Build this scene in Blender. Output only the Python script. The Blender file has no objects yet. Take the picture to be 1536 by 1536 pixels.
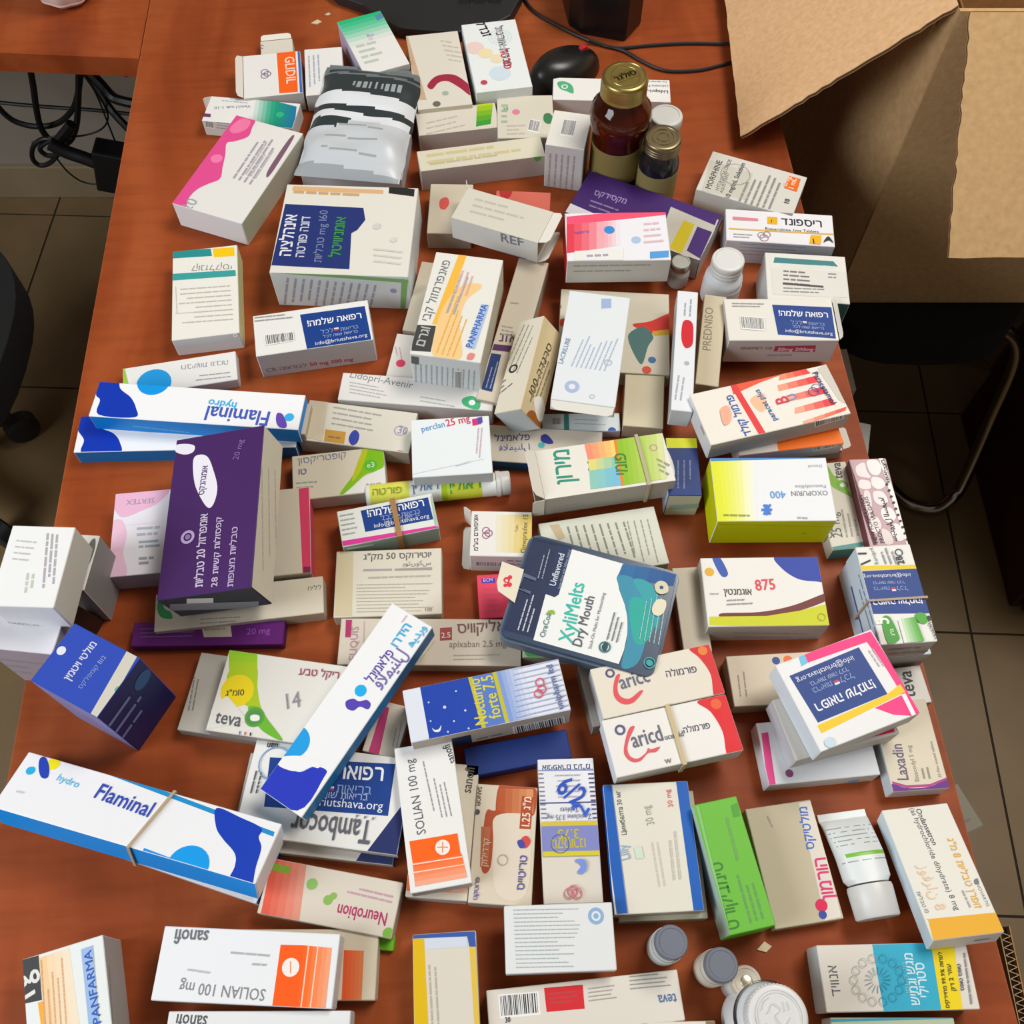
import bpy, math, random
from mathutils import Vector, Matrix
from mathutils.geometry import tessellate_polygon
random.seed(7)
SC = bpy.context.scene
COL = SC.collection
# ------------------------------------------------------------------ camera, world, lights, exposure
TZ = 0.75                       # desk top height
CAMH, PITCH, FPX = 0.855, math.radians(61.6), 1500.0
cam = bpy.data.cameras.new('camera'); cam.sensor_width = 36; cam.lens = 36*FPX/1536
cam.clip_start = 0.02
camo = bpy.data.objects.new('camera', cam); COL.objects.link(camo)
camo.location = (0, 0, TZ+CAMH); camo.rotation_euler = (math.pi/2-PITCH, 0, 0)
SC.camera = camo
wd = bpy.data.worlds.new('world'); SC.world = wd; wd.use_nodes = True
bg = wd.node_tree.nodes['Background']; bg.inputs[0].default_value = (1.0, 0.92, 0.82, 1); bg.inputs[1].default_value = 0.24
def area(name, loc, target, size, power, col):
    l = bpy.data.lights.new(name, 'AREA'); l.shape = 'RECTANGLE'; l.size = size[0]; l.size_y = size[1]
    l.energy = power; l.color = col
    o = bpy.data.objects.new(name, l); COL.objects.link(o); o.location = loc
    o.rotation_euler = (Vector(target)-Vector(loc)).to_track_quat('-Z', 'Y').to_euler()
area('ceiling_light', (0.95, 1.15, 2.75), (0.0, 0.5, 0.75), (1.2, 0.6), 44, (1.0, 0.96, 0.90))
area('window_daylight', (-1.9, -0.45, 2.1), (0.1, 0.5, 0.8), (1.2, 1.2), 52, (0.90, 0.95, 1.0))
SC.view_settings.view_transform = 'Standard'; SC.view_settings.look = 'None'
SC.view_settings.gamma = 1; SC.view_settings.use_curve_mapping = False
SC.view_settings.exposure = -0.24

# ------------------------------------------------------------------ helpers
def ray(px, py):
    x = (px-768)/FPX; y = (py-768)/FPX
    return Vector((x, math.cos(PITCH)-y*math.sin(PITCH), -math.sin(PITCH)-y*math.cos(PITCH)))
CP = Vector((0, 0, TZ+CAMH))
def un(px, py, z=0.0):          # photo pixel -> world point at height z above the desk top
    d = ray(px, py); return CP + d*((z-CAMH)/d.z)
def unY(px, py, Y):
    d = ray(px, py); return CP + d*(Y/d.y)
def lin(h):
    r = [int(h[i:i+2], 16)/255 for i in (0, 2, 4)]
    return tuple(((c+0.055)/1.055)**2.4 if c > 0.04045 else c/12.92 for c in r)+(1,)
MATS = {}
def vivid(h):
    c = [int(h[i:i+2], 16)/255 for i in (0, 2, 4)]; mx, mn = max(c), min(c)
    if mx-mn < .28: return h
    m = sum(c)/3; k = 1.16
    return ''.join('%02x' % round(255*max(0, min(1, (m+(v-m)*k)*.97))) for v in c)
def paint(h, rough=0.5, kind='paper'):
    if kind == 'paper': h = vivid(h)
    k = (h, rough, kind)
    if k in MATS: return MATS[k]
    m = bpy.data.materials.new(kind+'_'+h); m.use_nodes = True
    nt = m.node_tree; b = nt.nodes['Principled BSDF']
    b.inputs['Base Color'].default_value = lin(h); b.inputs['Roughness'].default_value = rough
    m.diffuse_color = lin(h)
    if kind == 'paper':
        b.inputs['Specular IOR Level'].default_value = 0.35
        tc = nt.nodes.new('ShaderNodeTexCoord'); n = nt.nodes.new('ShaderNodeTexNoise')
        n.inputs['Scale'].default_value = 38; n.inputs['Detail'].default_value = 3
        bp = nt.nodes.new('ShaderNodeBump'); bp.inputs['Strength'].default_value = 0.10; bp.inputs['Distance'].default_value = 0.004
        nt.links.new(tc.outputs['Object'], n.inputs['Vector']); nt.links.new(n.outputs['Fac'], bp.inputs['Height'])
        nt.links.new(bp.outputs['Normal'], b.inputs['Normal'])
    if kind == 'metal': b.inputs['Metallic'].default_value = 1.0
    if kind == 'glass':
        b.inputs['Transmission Weight'].default_value = 1.0; b.inputs['IOR'].default_value = 1.45
    if kind == 'clear':
        b.inputs['Alpha'].default_value = 0.35; b.inputs['Specular IOR Level'].default_value = 0.8
    MATS[k] = m; return m
def nodes_mat(name):
    m = bpy.data.materials.new(name); m.use_nodes = True
    return m, m.node_tree, m.node_tree.nodes['Principled BSDF']
def wood_mat(name, c1, c2, c3, rot=0.0, rough=0.46):
    m, nt, b = nodes_mat(name); N = nt.nodes.new; Lk = nt.links.new
    tc = N('ShaderNodeTexCoord'); mp = N('ShaderNodeMapping'); mp.inputs['Rotation'].default_value = (0, 0, rot)
    mp.inputs['Scale'].default_value = (7, 1.6, 7); Lk(tc.outputs['Object'], mp.inputs['Vector'])
    n1 = N('ShaderNodeTexNoise'); n1.inputs['Scale'].default_value = 1.6; n1.inputs['Detail'].default_value = 6; n1.inputs['Distortion'].default_value = 0.6
    Lk(mp.outputs['Vector'], n1.inputs['Vector'])
    r = N('ShaderNodeValToRGB'); e = r.color_ramp.elements
    e[0].position = 0.30; e[0].color = lin(c1); e[1].position = 0.70; e[1].color = lin(c3)
    k = e.new(0.5); k.color = lin(c2)
    Lk(n1.outputs['Fac'], r.inputs['Fac'])
    mp2 = N('ShaderNodeMapping'); mp2.inputs['Rotation'].default_value = (0, 0, rot); mp2.inputs['Scale'].default_value = (9, 70, 9)
    Lk(tc.outputs['Object'], mp2.inputs['Vector'])
    n2 = N('ShaderNodeTexNoise'); n2.inputs['Scale'].default_value = 1.3; n2.inputs['Detail'].default_value = 4; Lk(mp2.outputs['Vector'], n2.inputs['Vector'])
    r2 = N('ShaderNodeValToRGB'); r2.color_ramp.elements[0].position = 0.33; r2.color_ramp.elements[0].color = (0.84, 0.82, 0.82, 1)
    r2.color_ramp.elements[1].position = 0.55; r2.color_ramp.elements[1].color = (1, 1, 1, 1); Lk(n2.outputs['Fac'], r2.inputs['Fac'])
    mx = N('ShaderNodeMix'); mx.data_type = 'RGBA'; mx.blend_type = 'MULTIPLY'; mx.inputs[0].default_value = 0.8
    Lk(r.outputs['Color'], mx.inputs[6]); Lk(r2.outputs['Color'], mx.inputs[7]); Lk(mx.outputs[2], b.inputs['Base Color'])
    b.inputs['Roughness'].default_value = rough; b.inputs['Specular IOR Level'].default_value = 0.16
    return m
def mottle_mat(name, c1, c2, scale=8, rough=0.7, bump=0.0, detail=6):
    m, nt, b = nodes_mat(name); N = nt.nodes.new; Lk = nt.links.new
    tc = N('ShaderNodeTexCoord'); n1 = N('ShaderNodeTexNoise'); n1.inputs['Scale'].default_value = scale; n1.inputs['Detail'].default_value = detail
    Lk(tc.outputs['Object'], n1.inputs['Vector'])
    r = N('ShaderNodeValToRGB'); r.color_ramp.elements[0].position = 0.3; r.color_ramp.elements[1].position = 0.7
    r.color_ramp.elements[0].color = lin(c1); r.color_ramp.elements[1].color = lin(c2)
    Lk(n1.outputs['Fac'], r.inputs['Fac']); Lk(r.outputs['Color'], b.inputs['Base Color']); b.inputs['Roughness'].default_value = rough
    if bump:
        bp = N('ShaderNodeBump'); bp.inputs['Strength'].default_value = bump; bp.inputs['Distance'].default_value = 0.002
        Lk(n1.outputs['Fac'], bp.inputs['Height']); Lk(bp.outputs['Normal'], b.inputs['Normal'])
    return m
class MB:                       # mesh builder with several materials
    def __init__(s): s.v = []; s.f = []; s.m = []; s.mats = []
    def mi(s, mat):
        if mat not in s.mats: s.mats.append(mat)
        return s.mats.index(mat)
    def add(s, vs, fs, mat):
        o = len(s.v); s.v += [tuple(q) for q in vs]; i = s.mi(mat)
        for f in fs: s.f.append([k+o for k in f]); s.m.append(i)
    def box(s, x0, y0, z0, x1, y1, z1, mat, M=None):
        vs = [Vector(q) for q in ((x0,y0,z0),(x1,y0,z0),(x1,y1,z0),(x0,y1,z0),(x0,y0,z1),(x1,y0,z1),(x1,y1,z1),(x0,y1,z1))]
        if M: vs = [M @ q for q in vs]
        s.add(vs, [(3,2,1,0),(4,5,6,7),(0,1,5,4),(1,2,6,5),(2,3,7,6),(3,0,4,7)], mat)
    def prism(s, pts, z0, z1, mat, M=None):
        n = len(pts); vs = [Vector((p[0], p[1], z0)) for p in pts]+[Vector((p[0], p[1], z1)) for p in pts]
        if M: vs = [M @ q for q in vs]
        tri = tessellate_polygon([[Vector((p[0], p[1], 0)) for p in pts]])
        fs = []
        for t in tri:
            a, b, c = [Vector(pts[k]) for k in t]
            if (b-a).cross(c-a) < 0: t = (t[0], t[2], t[1])
            fs.append(tuple(k+n for k in t)); fs.append((t[2], t[1], t[0]))
        ar = sum(pts[i][0]*pts[(i+1) % n][1]-pts[(i+1) % n][0]*pts[i][1] for i in range(n))
        for i in range(n):
            j = (i+1) % n
            fs.append((i, j, j+n, i+n) if ar > 0 else (j, i, i+n, j+n))
        s.add(vs, fs, mat)
    def lathe(s, prof, mat, M=None, seg=32):
        vs = []; fs = []; n = len(prof)
        for i in range(seg):
            a = 2*math.pi*i/seg
            for r, z in prof:
                q = Vector((r*math.cos(a), r*math.sin(a), z)); vs.append(M @ q if M else q)
        for i in range(seg):
            j = (i+1) % seg
            for k in range(n-1): fs.append((i*n+k, j*n+k, j*n+k+1, i*n+k+1))
        s.add(vs, fs, mat)
    def tube(s, pts, r, mat, seg=8, smooth=6):
        P = spline(pts, smooth) if smooth else [Vector(p) for p in pts]
        vs = []; fs = []; up = Vector((0.13, 0.21, 0.97)); prev = None
        for i, p in enumerate(P):
            t = (P[min(i+1, len(P)-1)]-P[max(i-1, 0)]).normalized()
            if prev is None: a = t.cross(up).normalized()
            else: a = (prev-t*prev.dot(t)).normalized()
            prev = a; b = t.cross(a)
            for k in range(seg):
                w = 2*math.pi*k/seg; vs.append(p+(a*math.cos(w)+b*math.sin(w))*r)
        for i in range(len(P)-1):
            for k in range(seg):
                l = (k+1) % seg; fs.append((i*seg+k, i*seg+l, (i+1)*seg+l, (i+1)*seg+k))
        fs.append(tuple(range(seg))[::-1]); fs.append(tuple((len(P)-1)*seg+k for k in range(seg)))
        s.add(vs, fs, mat)
    def build(s, name, parent=None, smooth=False, bevel=0):
        me = bpy.data.meshes.new(name); me.from_pydata(s.v, [], s.f)
        for m in s.mats: me.materials.append(m)
        me.polygons.foreach_set('material_index', s.m)
        if smooth: me.polygons.foreach_set('use_smooth', [True]*len(s.f))
        me.update(); o = bpy.data.objects.new(name, me); COL.objects.link(o)
        if parent: o.parent = parent
        if smooth: me.set_sharp_from_angle(angle=math.radians(40))
        if bevel:
            b = o.modifiers.new('bevel', 'BEVEL'); b.width = bevel; b.segments = 2; b.limit_method = 'ANGLE'
        return o
def spline(pts, n=6, closed=False):
    P = [Vector(p) for p in pts]; m = len(P); out = []
    for i in range(m if closed else m-1):
        if closed: a, b, c, d = P[(i-1) % m], P[i], P[(i+1) % m], P[(i+2) % m]
        else: a, b, c, d = P[max(i-1, 0)], P[i], P[i+1], P[min(i+2, m-1)]
        for k in range(n):
            t = k/n
            out.append(0.5*((2*b)+(c-a)*t+(2*a-5*b+4*c-d)*t*t+(3*b-3*c+d-a)*t**3))
    if not closed: out.append(P[-1])
    return out
def thing(name, label, cat, group=None, mat=None, loc=None):
    o = bpy.data.objects.new(name, None); o.empty_display_size = 0.02; COL.objects.link(o)
    o['label'] = label; o['category'] = cat
    if group: o['group'] = group
    if mat is not None: o.matrix_world = mat
    if loc is not None: o.location = loc
    return o
def tag(o, label, cat, group=None):
    o['label'] = label; o['category'] = cat
    if group: o['group'] = group
    return o
def struct(o): o['kind'] = 'structure'; return o

# ---- flat print on faces: polygons, lettering, fine print, bar codes
TEXTC = {}; TEXTN = {}
OWN = {'\u05d3': [(0,.5,.49,.59), (.32,0,.41,.5)], '\u05ea': [(.03,.5,.5,.59), (.42,0,.52,.5), (.10,.08,.19,.5), (0,0,.19,.08)]}
def raw_text(s, res):
    cu = bpy.data.curves.new('t', 'FONT'); cu.body = s; cu.resolution_u = res; cu.size = 1
    o = bpy.data.objects.new('t', cu); COL.objects.link(o)
    bpy.context.view_layer.update()
    me = o.evaluated_get(bpy.context.evaluated_depsgraph_get()).to_mesh()
    vs = [(v.co.x, v.co.y) for v in me.vertices]; fs = [tuple(p.vertices) for p in me.polygons]
    o.to_mesh_clear(); bpy.data.objects.remove(o); bpy.data.curves.remove(cu)
    return vs, fs
GLY = {}
def glyph(ch):
    if ch not in GLY:
        if ch in OWN:
            vs = []; fs = []
            for x0, y0, x1, y1 in OWN[ch]:
                n = len(vs); vs += [(x0, y0), (x1, y0), (x1, y1), (x0, y1)]; fs.append((n, n+1, n+2, n+3))
        else:
            vs, fs = raw_text(ch, 4)
            if vs: m = min(v[0] for v in vs); vs = [(v[0]-m, v[1]) for v in vs]
        GLY[ch] = (vs, fs)
    return GLY[ch]
def text_mesh(s, bold):
    k = (s, bold)
    if k in TEXTC: return TEXTC[k]
    if any(0x590 <= ord(c) < 0x600 for c in s):
        vs = []; fs = []; x = 0
        for ch in s:
            if ch == ' ': x += .26; continue
            v, f = glyph(ch)
            if not v: continue
            n = len(vs); vs += [(a+x, b) for a, b in v]; fs += [tuple(i+n for i in q) for q in f]; x += max(a for a, b in v)+.11
    else: vs, fs = raw_text(s, 2)
    if bold:
        n = len(vs); V = []; Fc = []
        for q, (dx, dy) in enumerate(((-.018, 0), (.018, 0), (0, .016), (0, -.012))):
            V += [(a+dx, b+dy) for a, b in vs]; Fc += [tuple(i+q*n for i in f) for f in fs]
        vs, fs = V, Fc
        TEXTN[k] = n
    TEXTC[k] = (vs, fs); return vs, fs
# logical -> visual order for Hebrew, keeping digit and latin runs
def heb(s):
    toks = []; 
    for ch in s:
        l = ord(ch) < 0x250 and (ch.isalnum() or ch in '.@%')
        if l and toks and toks[-1][0]: toks[-1][1].append(ch)
        else: toks.append([l, [ch]])
    return ''.join(''.join(t[1]) for t in reversed(toks))
def clip(poly, x0, y0, x1, y1):
    for ax, lim, sg in ((0, x0, 1), (0, x1, -1), (1, y0, 1), (1, y1, -1)):
        out = []; n = len(poly)
        for i in range(n):
            a, b = poly[i], poly[(i+1) % n]
            da, db = (a[ax]-lim)*sg, (b[ax]-lim)*sg
            if da >= 0: out.append(a)
            if da*db < 0:
                t = da/(da-db); out.append((a[0]+(b[0]-a[0])*t, a[1]+(b[1]-a[1])*t))
        poly = out
        if not poly: return []
    return poly
class Face:                     # one face of a box: 2-D frame (a right, b up, seen from outside)
    def __init__(s, M, o, a, b, ra, rb):
        s.M = M; s.o = Vector(o); s.a = Vector(a); s.b = Vector(b); s.n = s.a.cross(s.b)
        s.ra = ra; s.rb = rb; s.k = 1
        s.wo = M @ s.o; R = M.to_3x3(); s.wa = R @ s.a; s.wb = R @ s.b; s.wn = R @ s.n
    def px(s, x, y):
        d = ray(x, y); den = d.dot(s.wn)
        t = (s.wo-CP).dot(s.wn)/den; q = CP+d*t-s.wo
        return (q.dot(s.wa), q.dot(s.wb))
    def P(s, a, b, off): return s.o+s.a*a+s.b*b+s.n*off
class Art:
    def __init__(s): s.mb = MB()
    def poly(s, F, pts, col, noclip=False):
        e = 0.0003
        if not noclip: pts = clip(pts, -F.ra+e, -F.rb+e, F.ra-e, F.rb-e)
        if len(pts) < 3: return
        off = 0.00005+0.00003*F.k; F.k += 1
        tri = tessellate_polygon([[Vector((p[0], p[1], 0)) for p in pts]])
        fs = []
        for t in tri:
            a, b, c = [Vector(pts[k]) for k in t]
            cr = (b-a).cross(c-a)
            if abs(cr) < 1e-12: continue
            fs.append(t if cr > 0 else (t[0], t[2], t[1]))
        s.mb.add([F.P(p[0], p[1], off) for p in pts], fs, paint(col))
    def text(s, F, t, p0, p1, col, bold=False, hs=1.0):
        if any(0x590 <= ord(c) < 0x600 for c in t): t = heb(t)
        vs, fs = text_mesh(t, bold)
        if not vs: return
        x0 = min(v[0] for v in vs); x1 = max(v[0] for v in vs)
        d = Vector(p1)-Vector(p0); L = d.length
        if L < 1e-6 or x1-x0 < 1e-6: return
        k = L/(x1-x0); k = min(k, 1.9*L) if len(t) <= 2 else k; d /= L; u = Vector((-d.y, d.x))
        off = 0.00005+0.00003*F.k; F.k += 1; e = 0.0004
        q = [Vector(p0)+d*((v[0]-x0)*k)+u*(v[1]*k*hs) for v in vs]
        q = [(max(-F.ra+e, min(F.ra-e, p.x)), max(-F.rb+e, min(F.rb-e, p.y))) for p in q]
        n = TEXTN.get((t, bold), len(q)+1)
        s.mb.add([F.P(p[0], p[1], off+.00002*(i//n)) for i, p in enumerate(q)], fs, paint(col)); F.k += 3 if bold else 0
    def lines(s, F, p0, p1, n, step, col, hk=0.42):
        hk *= .82; col = mix(col, 'd8d6d0', .22)
        p0 = Vector(p0); p1 = Vector(p1); st = Vector(step)
        d = p1-p0; L = d.length; d /= L; h = st.length*hk; u = Vector((-d.y, d.x))*h
        off = 0.00005+0.00003*F.k; F.k += 1
        vs = []; fs = []
        for i in range(n):
            x = 0.0; end = L*random.uniform(0.62, 1.0)
            while x < end-h:
                w = min(random.uniform(1.6, 7.5)*h, end-x)
                a = p0+st*i+d*x; b = a+d*w
                q = clip([tuple(a), tuple(b), tuple(b+u), tuple(a+u)], -F.ra+.0004, -F.rb+.0004, F.ra-.0004, F.rb-.0004)
                if len(q) >= 3:
                    o = len(vs); vs += [F.P(c[0], c[1], off) for c in q]
                    fs.append(tuple(range(o, o+len(q))))
                x += w+h*0.55
        if vs:
            s.mb.add(vs, fs, paint(col))
    def bars(s, F, q, col='2a2a2a', bgc='f0efec'):
        s.poly(F, q, bgc); a, b, c, d = [Vector(x) for x in q]
        x = 0.04
        off = 0.00005+0.00003*F.k; F.k += 1
        vs = []; fs = []
        while x < 0.95:
            w = random.choice((0.012, 0.02, 0.03, 0.012)); y = x+w
            o = len(vs)
            pts = [a.lerp(b, x).lerp(d.lerp(c, x), .06), a.lerp(b, y).lerp(d.lerp(c, y), .06), a.lerp(b, y).lerp(d.lerp(c, y), .9), a.lerp(b, x).lerp(d.lerp(c, x), .9)]
            pts = clip([tuple(p) for p in pts], -F.ra+.0004, -F.rb+.0004, F.ra-.0004, F.rb-.0004)
            if len(pts) >= 3:
                vs += [F.P(p[0], p[1], off) for p in pts]; fs.append(tuple(range(o, o+len(pts))))
            x = y+random.choice((0.012, 0.02, 0.028))
        if vs: s.mb.add(vs, fs, paint(col))
    def build(s, name, parent):
        if not s.mb.v: return None
        # make every face look outward: handled by construction except word bars
        return s.mb.build(name, parent)
def sticker(F, q, parent):      # the charity's navy sticker; q = its own TL, TR, BR, BL in face coordinates
    A = Art(); a, b, c, d = [Vector(x) for x in q]
    def uv(u, v): return tuple(a.lerp(b, u).lerp(d.lerp(c, u), v))
    A.poly(F, q, '173f83')
    A.text(F, 'רפואה שלמה!', uv(.08, .36), uv(.92, .34), 'f2f2f4', True, 1.15)
    A.text(F, 'בריאות', uv(.56, .62), uv(.84, .62), '8fa3cf')
    A.poly(F, [uv(.47, .55), uv(.54, .55), uv(.54, .51), uv(.47, .51)], 'e9e9ee'); A.poly(F, [uv(.47, .59), uv(.54, .59), uv(.54, .56), uv(.47, .56)], 'd8434b')
    A.text(F, 'לכל', uv(.26, .62), uv(.45, .62), '8fa3cf')
    A.text(F, 'בריאות שווה לכל', uv(.28, .74), uv(.82, .74), 'aab8dc')
    A.text(F, 'info@briutshava.org', uv(.14, .90), uv(.95, .90), 'e8eaf2')
    o = A.build('charity_sticker', parent)
    if o: o['label'] = 'navy sticker with white Hebrew script'
def mix(c1, c2, t):
    return ''.join('%02x' % round(int(c1[i:i+2], 16)*(1-t)+int(c2[i:i+2], 16)*t) for i in (0, 2, 4))
def do_art(art, FC, root, name='printed_artwork'):
    A = {}
    for it in art:
        f = 'T'
        if it[0][0] == '@': f = it[0][1]; it = it[1:]
        F = FC[f]; k = it[0]
        Q = A.setdefault(f, Art())
        def pp(a): return [F.px(a[i], a[i+1]) for i in range(0, len(a), 2)]
        if k == 'p': Q.poly(F, pp(it[2:]), it[1])
        elif k == 'b':
            P = spline([Vector((p[0], p[1])) for p in pp(it[2:])], 5, True); Q.poly(F, [tuple(p) for p in P], it[1])
        elif k in 'co':
            c = F.px(it[2], it[3]); e = F.px(it[2]+it[4], it[3]); r = math.dist(c, e)
            if k == 'c': Q.poly(F, [(c[0]+r*math.cos(w*math.pi/12), c[1]+r*math.sin(w*math.pi/12)) for w in range(24)], it[1])
            else:
                ri = r*(1-it[5]); off = 0.00005+0.00003*F.k; F.k += 1; vs = []; fs = []
                for w in range(24):
                    ca, sa = math.cos(w*math.pi/12), math.sin(w*math.pi/12)
                    vs += [F.P(c[0]+r*ca, c[1]+r*sa, off), F.P(c[0]+ri*ca, c[1]+ri*sa, off)]
                for w in range(24):
                    j = (w+1) % 24; fs.append((2*w, 2*j, 2*j+1, 2*w+1))
                Q.mb.add(vs, fs, paint(it[1]))
        elif k == 't': Q.text(F, it[2], F.px(it[3], it[4]), F.px(it[5], it[6]), it[1], len(it) > 7 and bool(it[7]), it[8] if len(it) > 8 else 1.0)
        elif k == 'l':
            a = F.px(it[2], it[3]); b = F.px(it[4], it[5]); c = F.px(it[2]+it[7], it[3]+it[8])
            Q.lines(F, a, b, it[6], (c[0]-a[0], c[1]-a[1]), it[1], it[9] if len(it) > 9 else .42)
        elif k == 'k': Q.bars(F, pp(it[1:9]))
        elif k == 's': sticker(F, pp(it[1:9]), root); F.k += 9
        elif k == 'g':
            q = [Vector(x) for x in pp(it[3:11])]; n = it[11] if len(it) > 11 else 8
            for i in range(n):
                t0, t1 = i/n, (i+1)/n
                Q.poly(F, [tuple(q[0].lerp(q[1], t0)), tuple(q[0].lerp(q[1], t1)), tuple(q[3].lerp(q[2], t1)), tuple(q[3].lerp(q[2], t0))], mix(it[1], it[2], (i+.5)/n))
                F.k -= 1
            F.k += 1
    for f, Q in A.items(): Q.build(name, root)
FACES = {}
def frame(quad, z, H):
    zs = z if isinstance(z, tuple) else (z+H,)*4
    p = [un(quad[2*i], quad[2*i+1], zs[i]/1000) for i in range(4)]
    u = ((p[1]-p[0])+(p[2]-p[3]))/2; v = ((p[3]-p[0])+(p[2]-p[1]))/2
    L, W = u.length, v.length; u.normalize(); v.normalize()
    s = (u+v).normalized(); d = (u-v).normalized()
    u = (s+d).normalized(); v = (s-d).normalized(); n = v.cross(u)
    c = sum(p, Vector())/4 - n*(H/1000)
    M = Matrix(((u.x, -v.x, n.x, c.x), (u.y, -v.y, n.y, c.y), (u.z, -v.z, n.z, c.z), (0, 0, 0, 1)))
    return M, L, W
def box_faces(M, L, W, h):
    x, y, z = L/2, W/2, h
    return {'T': Face(M, (0,0,z), (1,0,0), (0,1,0), x, y), 'S': Face(M, (0,-y,z/2), (1,0,0), (0,0,1), x, z/2),
            'E': Face(M, (x,0,z/2), (0,1,0), (0,0,1), y, z/2), 'N': Face(M, (0,y,z/2), (-1,0,0), (0,0,1), x, z/2),
            'W': Face(M, (-x,0,z/2), (0,-1,0), (0,0,1), y, z/2)}
def K(label, quad, z, H, top, art=(), S=None, E=None, N=None, W=None, op=None, flap=None, name='medicine_carton', cat='medicine box', group='medicine cartons heaped on the desk', shrink=0.0):
    """one folded carton: body, two tucked end flaps, printed artwork, open flaps; quad = corners of its top face"""
    M, L, Wd = frame(quad, z, H); h = H/1000; L -= shrink; Wd -= shrink
    root = thing(name, label, cat, group, mat=M)
    S = S or top; E = E or S; N = N or S; W = W or S
    x, y = L/2, Wd/2; b = 0.0006; mb = MB()
    tm = paint(top)
    if op is None:
        # chamfered body, one colour per face; shade is worked into many side colours
        X, Y = x-b, y-b
        v = [(-X,-Y,h),(X,-Y,h),(X,Y,h),(-X,Y,h),
             (-X,-y,h-b),(X,-y,h-b),(X,-y,b),(-X,-y,b),
             (x,-Y,h-b),(x,Y,h-b),(x,Y,b),(x,-Y,b),
             (X,y,h-b),(-X,y,h-b),(-X,y,b),(X,y,b),
             (-x,Y,h-b),(-x,-Y,h-b),(-x,-Y,b),(-x,Y,b),
             (-X,-Y,0),(X,-Y,0),(X,Y,0),(-X,Y,0)]
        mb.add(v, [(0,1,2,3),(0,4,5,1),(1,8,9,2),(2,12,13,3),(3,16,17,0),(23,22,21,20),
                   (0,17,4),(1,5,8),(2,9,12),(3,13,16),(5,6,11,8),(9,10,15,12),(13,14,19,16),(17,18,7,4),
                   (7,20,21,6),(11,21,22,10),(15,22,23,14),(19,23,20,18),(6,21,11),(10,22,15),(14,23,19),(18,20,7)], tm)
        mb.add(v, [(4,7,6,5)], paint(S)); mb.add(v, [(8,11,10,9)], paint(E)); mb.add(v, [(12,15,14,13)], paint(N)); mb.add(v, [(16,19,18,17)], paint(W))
    else:
        t = 0.0006; inn = paint('b9a888')
        mb.box(-x,-y,h-t,x,y,h,tm); mb.box(-x,-y,0,x,y,t,paint(S)); 
        if op not in 'S': mb.box(-x,-y,t,x,-y+t,h-t,paint(S))
        if op not in 'N': mb.box(-x,y-t,t,x,y,h-t,paint(N))
        if op not in 'E': mb.box(x-t,-y+t,t,x,y-t,h-t,paint(E))
        if op not in 'W': mb.box(-x,-y+t,t,-x+t,y-t,h-t,paint(W))
        mb.box(-x+.002,-y+.002,t,x-.002,y-.002,t*1.5,inn)
    mb.build('carton_body', root)
    FC = box_faces(M, L, Wd, h)
    # tucked end flaps on the two short ends, with thumb notch
    ends = 'EW' if L >= Wd else 'NS'
    colr = {'E': E, 'W': W, 'N': N, 'S': S}
    for e in ends:
        if op and e in op: continue
        F = FC[e]; m2 = MB(); w = F.ra-0.0012; g = F.rb-0.0010; nt = min(0.004, w*.3)
        pts = [(-w,-g),(w,-g),(w,g),(nt,g),(nt*.6,g-.0012),(-nt*.6,g-.0012),(-nt,g),(-w,g)]
        vs = [F.P(a, c, 0.00004) for a, c in pts]; n = len(pts)
        vs2 = [F.P(a, c, 0.0004 if c < 0 else 0.0001) for a, c in pts]
        fs = []
        for t3 in tessellate_polygon([[Vector((p[0], p[1], 0)) for p in pts]]):
            a_, b_, c_ = [Vector(pts[q]) for q in t3]
            fs.append(t3 if (b_-a_).cross(c_-a_) > 0 else (t3[0], t3[2], t3[1]))
        m2.add(vs2, fs, paint(colr[e])); m2.add(vs+vs2, [(i, (i+1) % n, (i+1) % n+n, i+n) for i in range(n)], paint(colr[e]))
        m2.build('end_flap', root)
        F.o = F.o+F.n*0.0004; F.wo = M @ F.o
    if flap:
        for (e, ln, ang, side) in flap:      # face, length mm, opening angle (deg, 0 = straight out), 't' or 'b' or 'l' or 'r'
            F = FC[e]; m2 = MB(); ln /= 1000; a = math.radians(ang)
            if side in 'tb':
                sg = 1 if side == 't' else -1; w = F.ra-0.0008
                hinge = F.o+F.b*(F.rb*sg); dirv = F.n*math.cos(a)+F.b*sg*math.sin(a); ax = F.a
            else:
                sg = 1 if side == 'r' else -1; w = F.rb-0.0008
                hinge = F.o+F.a*(F.ra*sg); dirv = F.n*math.cos(a)+F.a*sg*math.sin(a); ax = F.b
            nn = ax.cross(dirv).normalized()*0.0005
            prof = [(-w,0),(w,0),(w*.97,ln*.75),(w*.8,ln),(-w*.8,ln),(-w*.97,ln*.75)]
            lo = [hinge+ax*p+dirv*(q+.0004) for p, q in prof]; hi = [q+nn for q in lo]; n = len(prof)
            fs = [tuple(range(n))[::-1], tuple(range(n, 2*n))]+[(i, (i+1) % n, (i+1) % n+n, i+n) for i in range(n)]
            m2.add(lo+hi, fs, paint('e6e2d8')); m2.build('open_flap', root)
    do_art(art, FC, root)
    FACES[label] = (M, L, Wd, h)
    return root, M, L, Wd, h
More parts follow.
